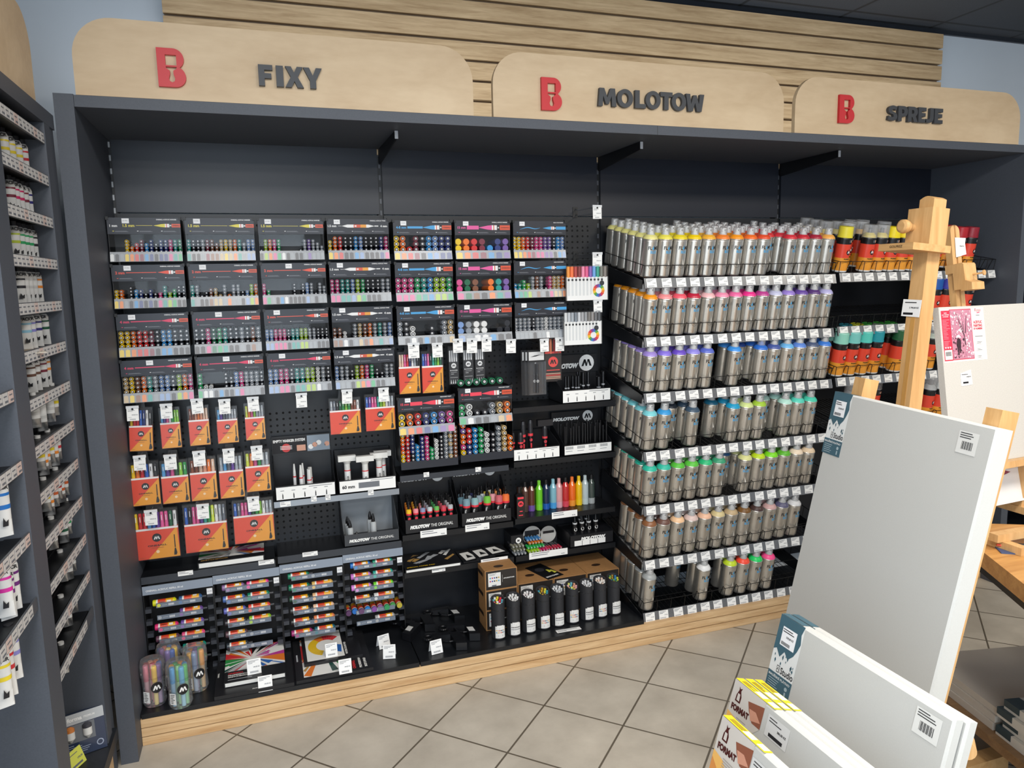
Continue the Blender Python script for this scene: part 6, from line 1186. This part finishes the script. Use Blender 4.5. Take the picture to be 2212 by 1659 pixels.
# table easel holding the kit
te = thing('table_easel', 'small beech table easel with sliding clamp behind the boxed kit', 'easel', (A.x+.24, A.y+.12, .7505))
Rm = Matrix.Rotation(.07, 3, 'Z') @ Matrix.Rotation(kx, 3, 'X'); O = Vector(kit.location)
def tep(nm, mb): 
    o = mb.build(nm, BEECH, te); o.location = -Vector(te.location); return o
def kb(x0, x1, y0, y1, z0, z1):
    c_ = lambda x, y, z: tuple(O+Rm @ Vector((x, y, z))); return MB().hexa([c_(x0, y0, z0), c_(x1, y0, z0), c_(x1, y1, z0), c_(x0, y1, z0)], [c_(x0, y0, z1), c_(x1, y0, z1), c_(x1, y1, z1), c_(x0, y1, z1)])
mx = (PD(2122, 560, DR)-A).dot(Rm @ Vector((1, 0, 0)))
tz = H+(PD(2122, 478, DR+.03)-A).z
m = MB(); w_ = .022
for s_ in (-1, 1): m.poly([(mx+s_*w_, -.05), (mx+s_*w_, tz-w_*.9)]+[(mx+s_*w_*cos(radians(k)), tz-w_*.9+w_*.9*sin(radians(k))) for k in range(15, 91, 15)]+[(mx+s_*.004, tz), (mx+s_*.004, -.05)], -.046 if 0 else -.0485, -.0245, 0, lambda u, v, q: tuple(O+Rm @ Vector((u, -q, v))))
m.add(*[kb(mx-.0045, mx+.0045, .031, .044, -.05, tz-.004).__dict__[k] for k in ('v', 'f')]); tep('mast', m)
cz0, cz1 = H+(PD(2130, 628, DR)-A).z, H+(PD(2130, 566, DR)-A).z
m = kb(mx-.03, mx+.03, -.012, .0495, cz0+.006, cz1); 
m = MB().poly([(0.0495, cz1), (-.012, cz1), (-.016, cz1-.006), (-.018, cz0+.034), (-.04, cz0+.024), (-.04, cz0), (.0, cz0), (.0, cz0+.006), (.0235, cz0+.006), (.0235, cz1-.03), (.0495, cz1-.03)], mx-.03, mx+.03, 0, lambda u, v, q: tuple(O+Rm @ Vector((q, u, v)))); tep('clamp', m)
c_ = O+Rm @ Vector((mx+.012, -.018, (cz0+cz1)/2+.006)); tep('screw', MB().rod(tuple(c_), tuple(c_+Rm @ Vector((.005, -.03, 0))), .003, 8).lathe([(.006, .03), (.009, .032), (.009, .036)], 12, 0, tuple(c_), tuple(Rm @ Vector((.16, -1, 0)))))
m = MB().poly([(-.012+.0, tz-.11), (.038, tz-.10), (.036, tz-.062), (.042, tz-.045), (-.01, tz-.043)], -.0015, 0, 0, lambda u, v, q: tuple(O+Rm @ Vector((mx+u+.004, .0225+q, v)))); m.text('990,00 Kč', .03, tz-.075, .005, .0004, 1, None, 'r', .03, lambda u, v, q: tuple(O+Rm @ Vector((mx+u+.004, .0208-q, v)))); o = m.build('price_label', [WHITE, INK], te); o.location = -Vector(te.location)
tep('ledge', kb(-.02, .46, -.035, .03, -.022, -.0005))
for x_ in (.02, .40):
    b_ = O+Rm @ Vector((x_, .04, -.03)); tep('leg', MB().hexa([(b_.x-.012, b_.y-.02, .776), (b_.x+.012, b_.y-.02, .776), (b_.x+.012, b_.y+.02, .776), (b_.x-.012, b_.y+.02, .776)], [(b_.x-.012, b_.y-.05, b_.z+.05), (b_.x+.012, b_.y-.05, b_.z+.05), (b_.x+.012, b_.y-.01, b_.z+.05), (b_.x-.012, b_.y-.01, b_.z+.05)]))
    tep('base_bar', MB().box(b_.x-.015, b_.x+.015, b_.y-.28, b_.y+.12, .7506, .7755))
b_ = O+Rm @ Vector((.2, 0, 0)); tep('cross_bar', MB().box(b_.x-.22, b_.x+.22, b_.y-.20, b_.y-.17, .776, .80))
p = PZ(2190, 1185, .752); t = thing('brush_pen_card', 'blue carded pack with a red and black pen lying on the oak table', 'pen set', (p.x, p.y, .7505), (0, 0, -.6))
MB().box(-.05, .16, -.05, .03, .0, .003, 0).rect(-.04, -.01, .15, .025, .0034, 1, TOP).build('card', [C('3A5078'), C('5AA0DC')], t); MB().lathe([(.003, 0), (.008, .03), (.009, .05)], 12, 0, (-.05, -.008, .0125), (1, 0, 0)).lathe([(.0095, .05), (.0095, .13)], 12, 1, (-.05, -.008, .0125), (1, 0, 0)).build('pen', [C('E05030'), C('202024')], t)
p = PZ(2212, 1130, .78); t = thing('paint_pad', 'white pad with dark red strokes standing on the table easel base', 'pad', (p.x+.03, p.y+.12, .8005), (-.25, 0, .07))
m = MB().box(-.05, .15, 0, .012, 0, .14, 0); m.poly([(-.04, .1), (.05, .12), (.1, .105), (.02, .09)], .0006, None, 1); m.build('pad', [C('E0E0DE'), C('8A3A50')], t)
nb = thing('shelf_unit', 'dark shop shelf unit beyond the right end of the wall cabinet', 'shelving', (4.5, -.2, 0))
for bx in ((-.44, -.42, -.25, .25, 0, 1.72), (.42, .44, -.25, .25, 0, 1.72)): MB().box(*bx).build('side_panel', BLK, nb)
MB().box(-.4195, .4195, .23, .25, 0, 1.72).build('back_panel', PANEL, nb)
for z in (.1, .5, .85, 1.2, 1.5): MB().box(-.4195, .4195, -.25, .2295, z, z+.02).build('shelf', SHELF, nb)
# low wooden platform with wrapped canvases
P0 = [PZ(2100, 1560, .16), PZ(2212, 1650, .16)]; dd = (P0[1]-P0[0]).normalized(); nn = Vector((-dd.y, dd.x, 0)); nn = nn if nn.x > 0 else -nn; o0 = P0[0]-dd*.35
ang = math.atan2(nn.y, nn.x)
pf = thing('low_platform', 'low dark oak platform on the floor under the table', 'platform', (o0.x, o0.y, 0), (0, 0, ang)); L2 = lambda a, b: o0+nn*a-dd*b
MB().box(0, .75, -1.0, 0, .13, .16).build('top', wood('oak_dark', '8A6A48', '6A4C30', 0, 1.4, .4), pf)
for u, v in ((.05, -.95), (.7, -.95), (.05, -.1), (.7, -.1)): MB().box(u, u+.04, v, v+.04, 0, .1295).build('leg', BLK, pf)
WR = M('wrapped_canvas', 'BDB4A8', .38, noise=.03, nscale=12, coat=.15)
def flat(u0, u1, v0, v1, z, h, label, txt=None, corner=False):
    t = thing('wrapped_canvas', label, 'canvas', tuple(Vector((o0.x, o0.y, 0))+Matrix.Rotation(ang, 3, 'Z') @ Vector((u0, v0, z))), (0, 0, ang), 'plastic-wrapped canvases on the low platform')
    w_, d__ = u1-u0, v1-v0; MB().box(0, w_, 0, d__, 0, h).build('canvas', WR if not corner else M('canvas_edge', 'C9C2B6', .35, coat=.4), t)
    m = MB()
    if corner: m.box(-.0006, .05, d__-.06, d__+.0006, h*.3, h+.0006, 0)
    else: m.poly([(.0, d__*.7), (.05, d__*.7), (.0, d__*.82)], h+.0006, None, 0, TOP)
    if txt: MB().text(txt, .02, .004, h*.6, .0, 0, None, 'l', .05, lambda u, v, q: (-.0008-q, .08-u+.06, v)).build('size_print', C('3A3A3C'), t)
    m.build('label', [C('2E3E44'), C('3A3A3C')], t)
for i in range(3): flat(.03+.006*i, .62, -.40, -.03-.01*i, .1605+.0245*i, .0235, 'large grey-beige plastic-wrapped canvas, %s of the flat stack on the platform' % ['lowest', 'middle', 'topmost'][i])
for i in range(4): flat(.028+.012*(i % 2), .30, -.70, -.415-.012*(i % 2), .1605+.0305*i, .0295, 'small wrapped canvas with dark corner label, %s of the stack on the platform' % ['lowest', 'second', 'third', 'topmost'][i], '50x30' if i % 2 == 0 else '30x30', True)
# ---------- light ----------
def area(name, loc, sx, sy, power, colr, rot=(0, 0, 0)):
    l = bpy.data.lights.new(name, 'AREA'); l.shape = 'RECTANGLE'; l.size = sx; l.size_y = sy; l.energy = power; l.color = colr
    o = bpy.data.objects.new(name, l); COL.objects.link(o); o.location = loc; o.rotation_euler = rot; return o
WARM = (1, .93, .82); NEUT = (1, .97, .93); DAY = (.74, .87, 1)
for i, (x, y, c, pw) in enumerate(((.3, -2.7, NEUT, 42), (1.7, -2.7, NEUT, 44), (3.1, -2.7, WARM, 40), (4.8, -2.7, WARM, 26), (.3, -4.2, NEUT, 22), (1.9, -4.2, NEUT, 16), (3.6, -4.2, WARM, 14), (.3, -5.7, NEUT, 40), (1.9, -5.7, NEUT, 40), (3.6, -5.7, WARM, 30))):
    area('ceiling_lamp', (x, y, 2.87), .6, .6, pw, c)
area('led_strip', (2.0, -.30, 2.20), 3.85, .03, 10, (.93, .97, 1), (radians(155), 0, 0))
area('window_and_fill_light', (-.2, -6.9, 1.5), 2.6, 2.2, 130, DAY, (radians(90), 0, 0))
area('window_and_fill_light', (-.57, -4.7, 1.5), 2.2, 2.0, 50, DAY, (radians(90), 0, radians(-90)))  # added side fill to brighten the canvas faces, no known window on this wall
W = bpy.data.worlds.new('World'); SC.world = W; W.use_nodes = True; bg = W.node_tree.nodes['Background']; bg.inputs[0].default_value = (.62, .72, .85, 1); bg.inputs[1].default_value = .48
# ---------- camera ----------
cam = bpy.data.cameras.new('camera'); co = bpy.data.objects.new('camera', cam); COL.objects.link(co); SC.camera = co
cam.sensor_width = 36; cam.sensor_fit = 'HORIZONTAL'; cam.lens = F*36/2212; cam.clip_start = .02
co.matrix_world = Matrix(((CR.x, CU.x, -CF.x, CAM.x), (CR.y, CU.y, -CF.y, CAM.y), (CR.z, CU.z, -CF.z, CAM.z), (0, 0, 0, 1)))
SC.view_settings.view_transform = 'Standard'; SC.view_settings.look = 'None'; SC.view_settings.gamma = 1; SC.view_settings.exposure = -.13; SC.view_settings.use_curve_mapping = False
SC.cycles.transparent_max_bounces = 24; SC.cycles.max_bounces = 6; SC.cycles.diffuse_bounces = 3; SC.cycles.glossy_bounces = 3
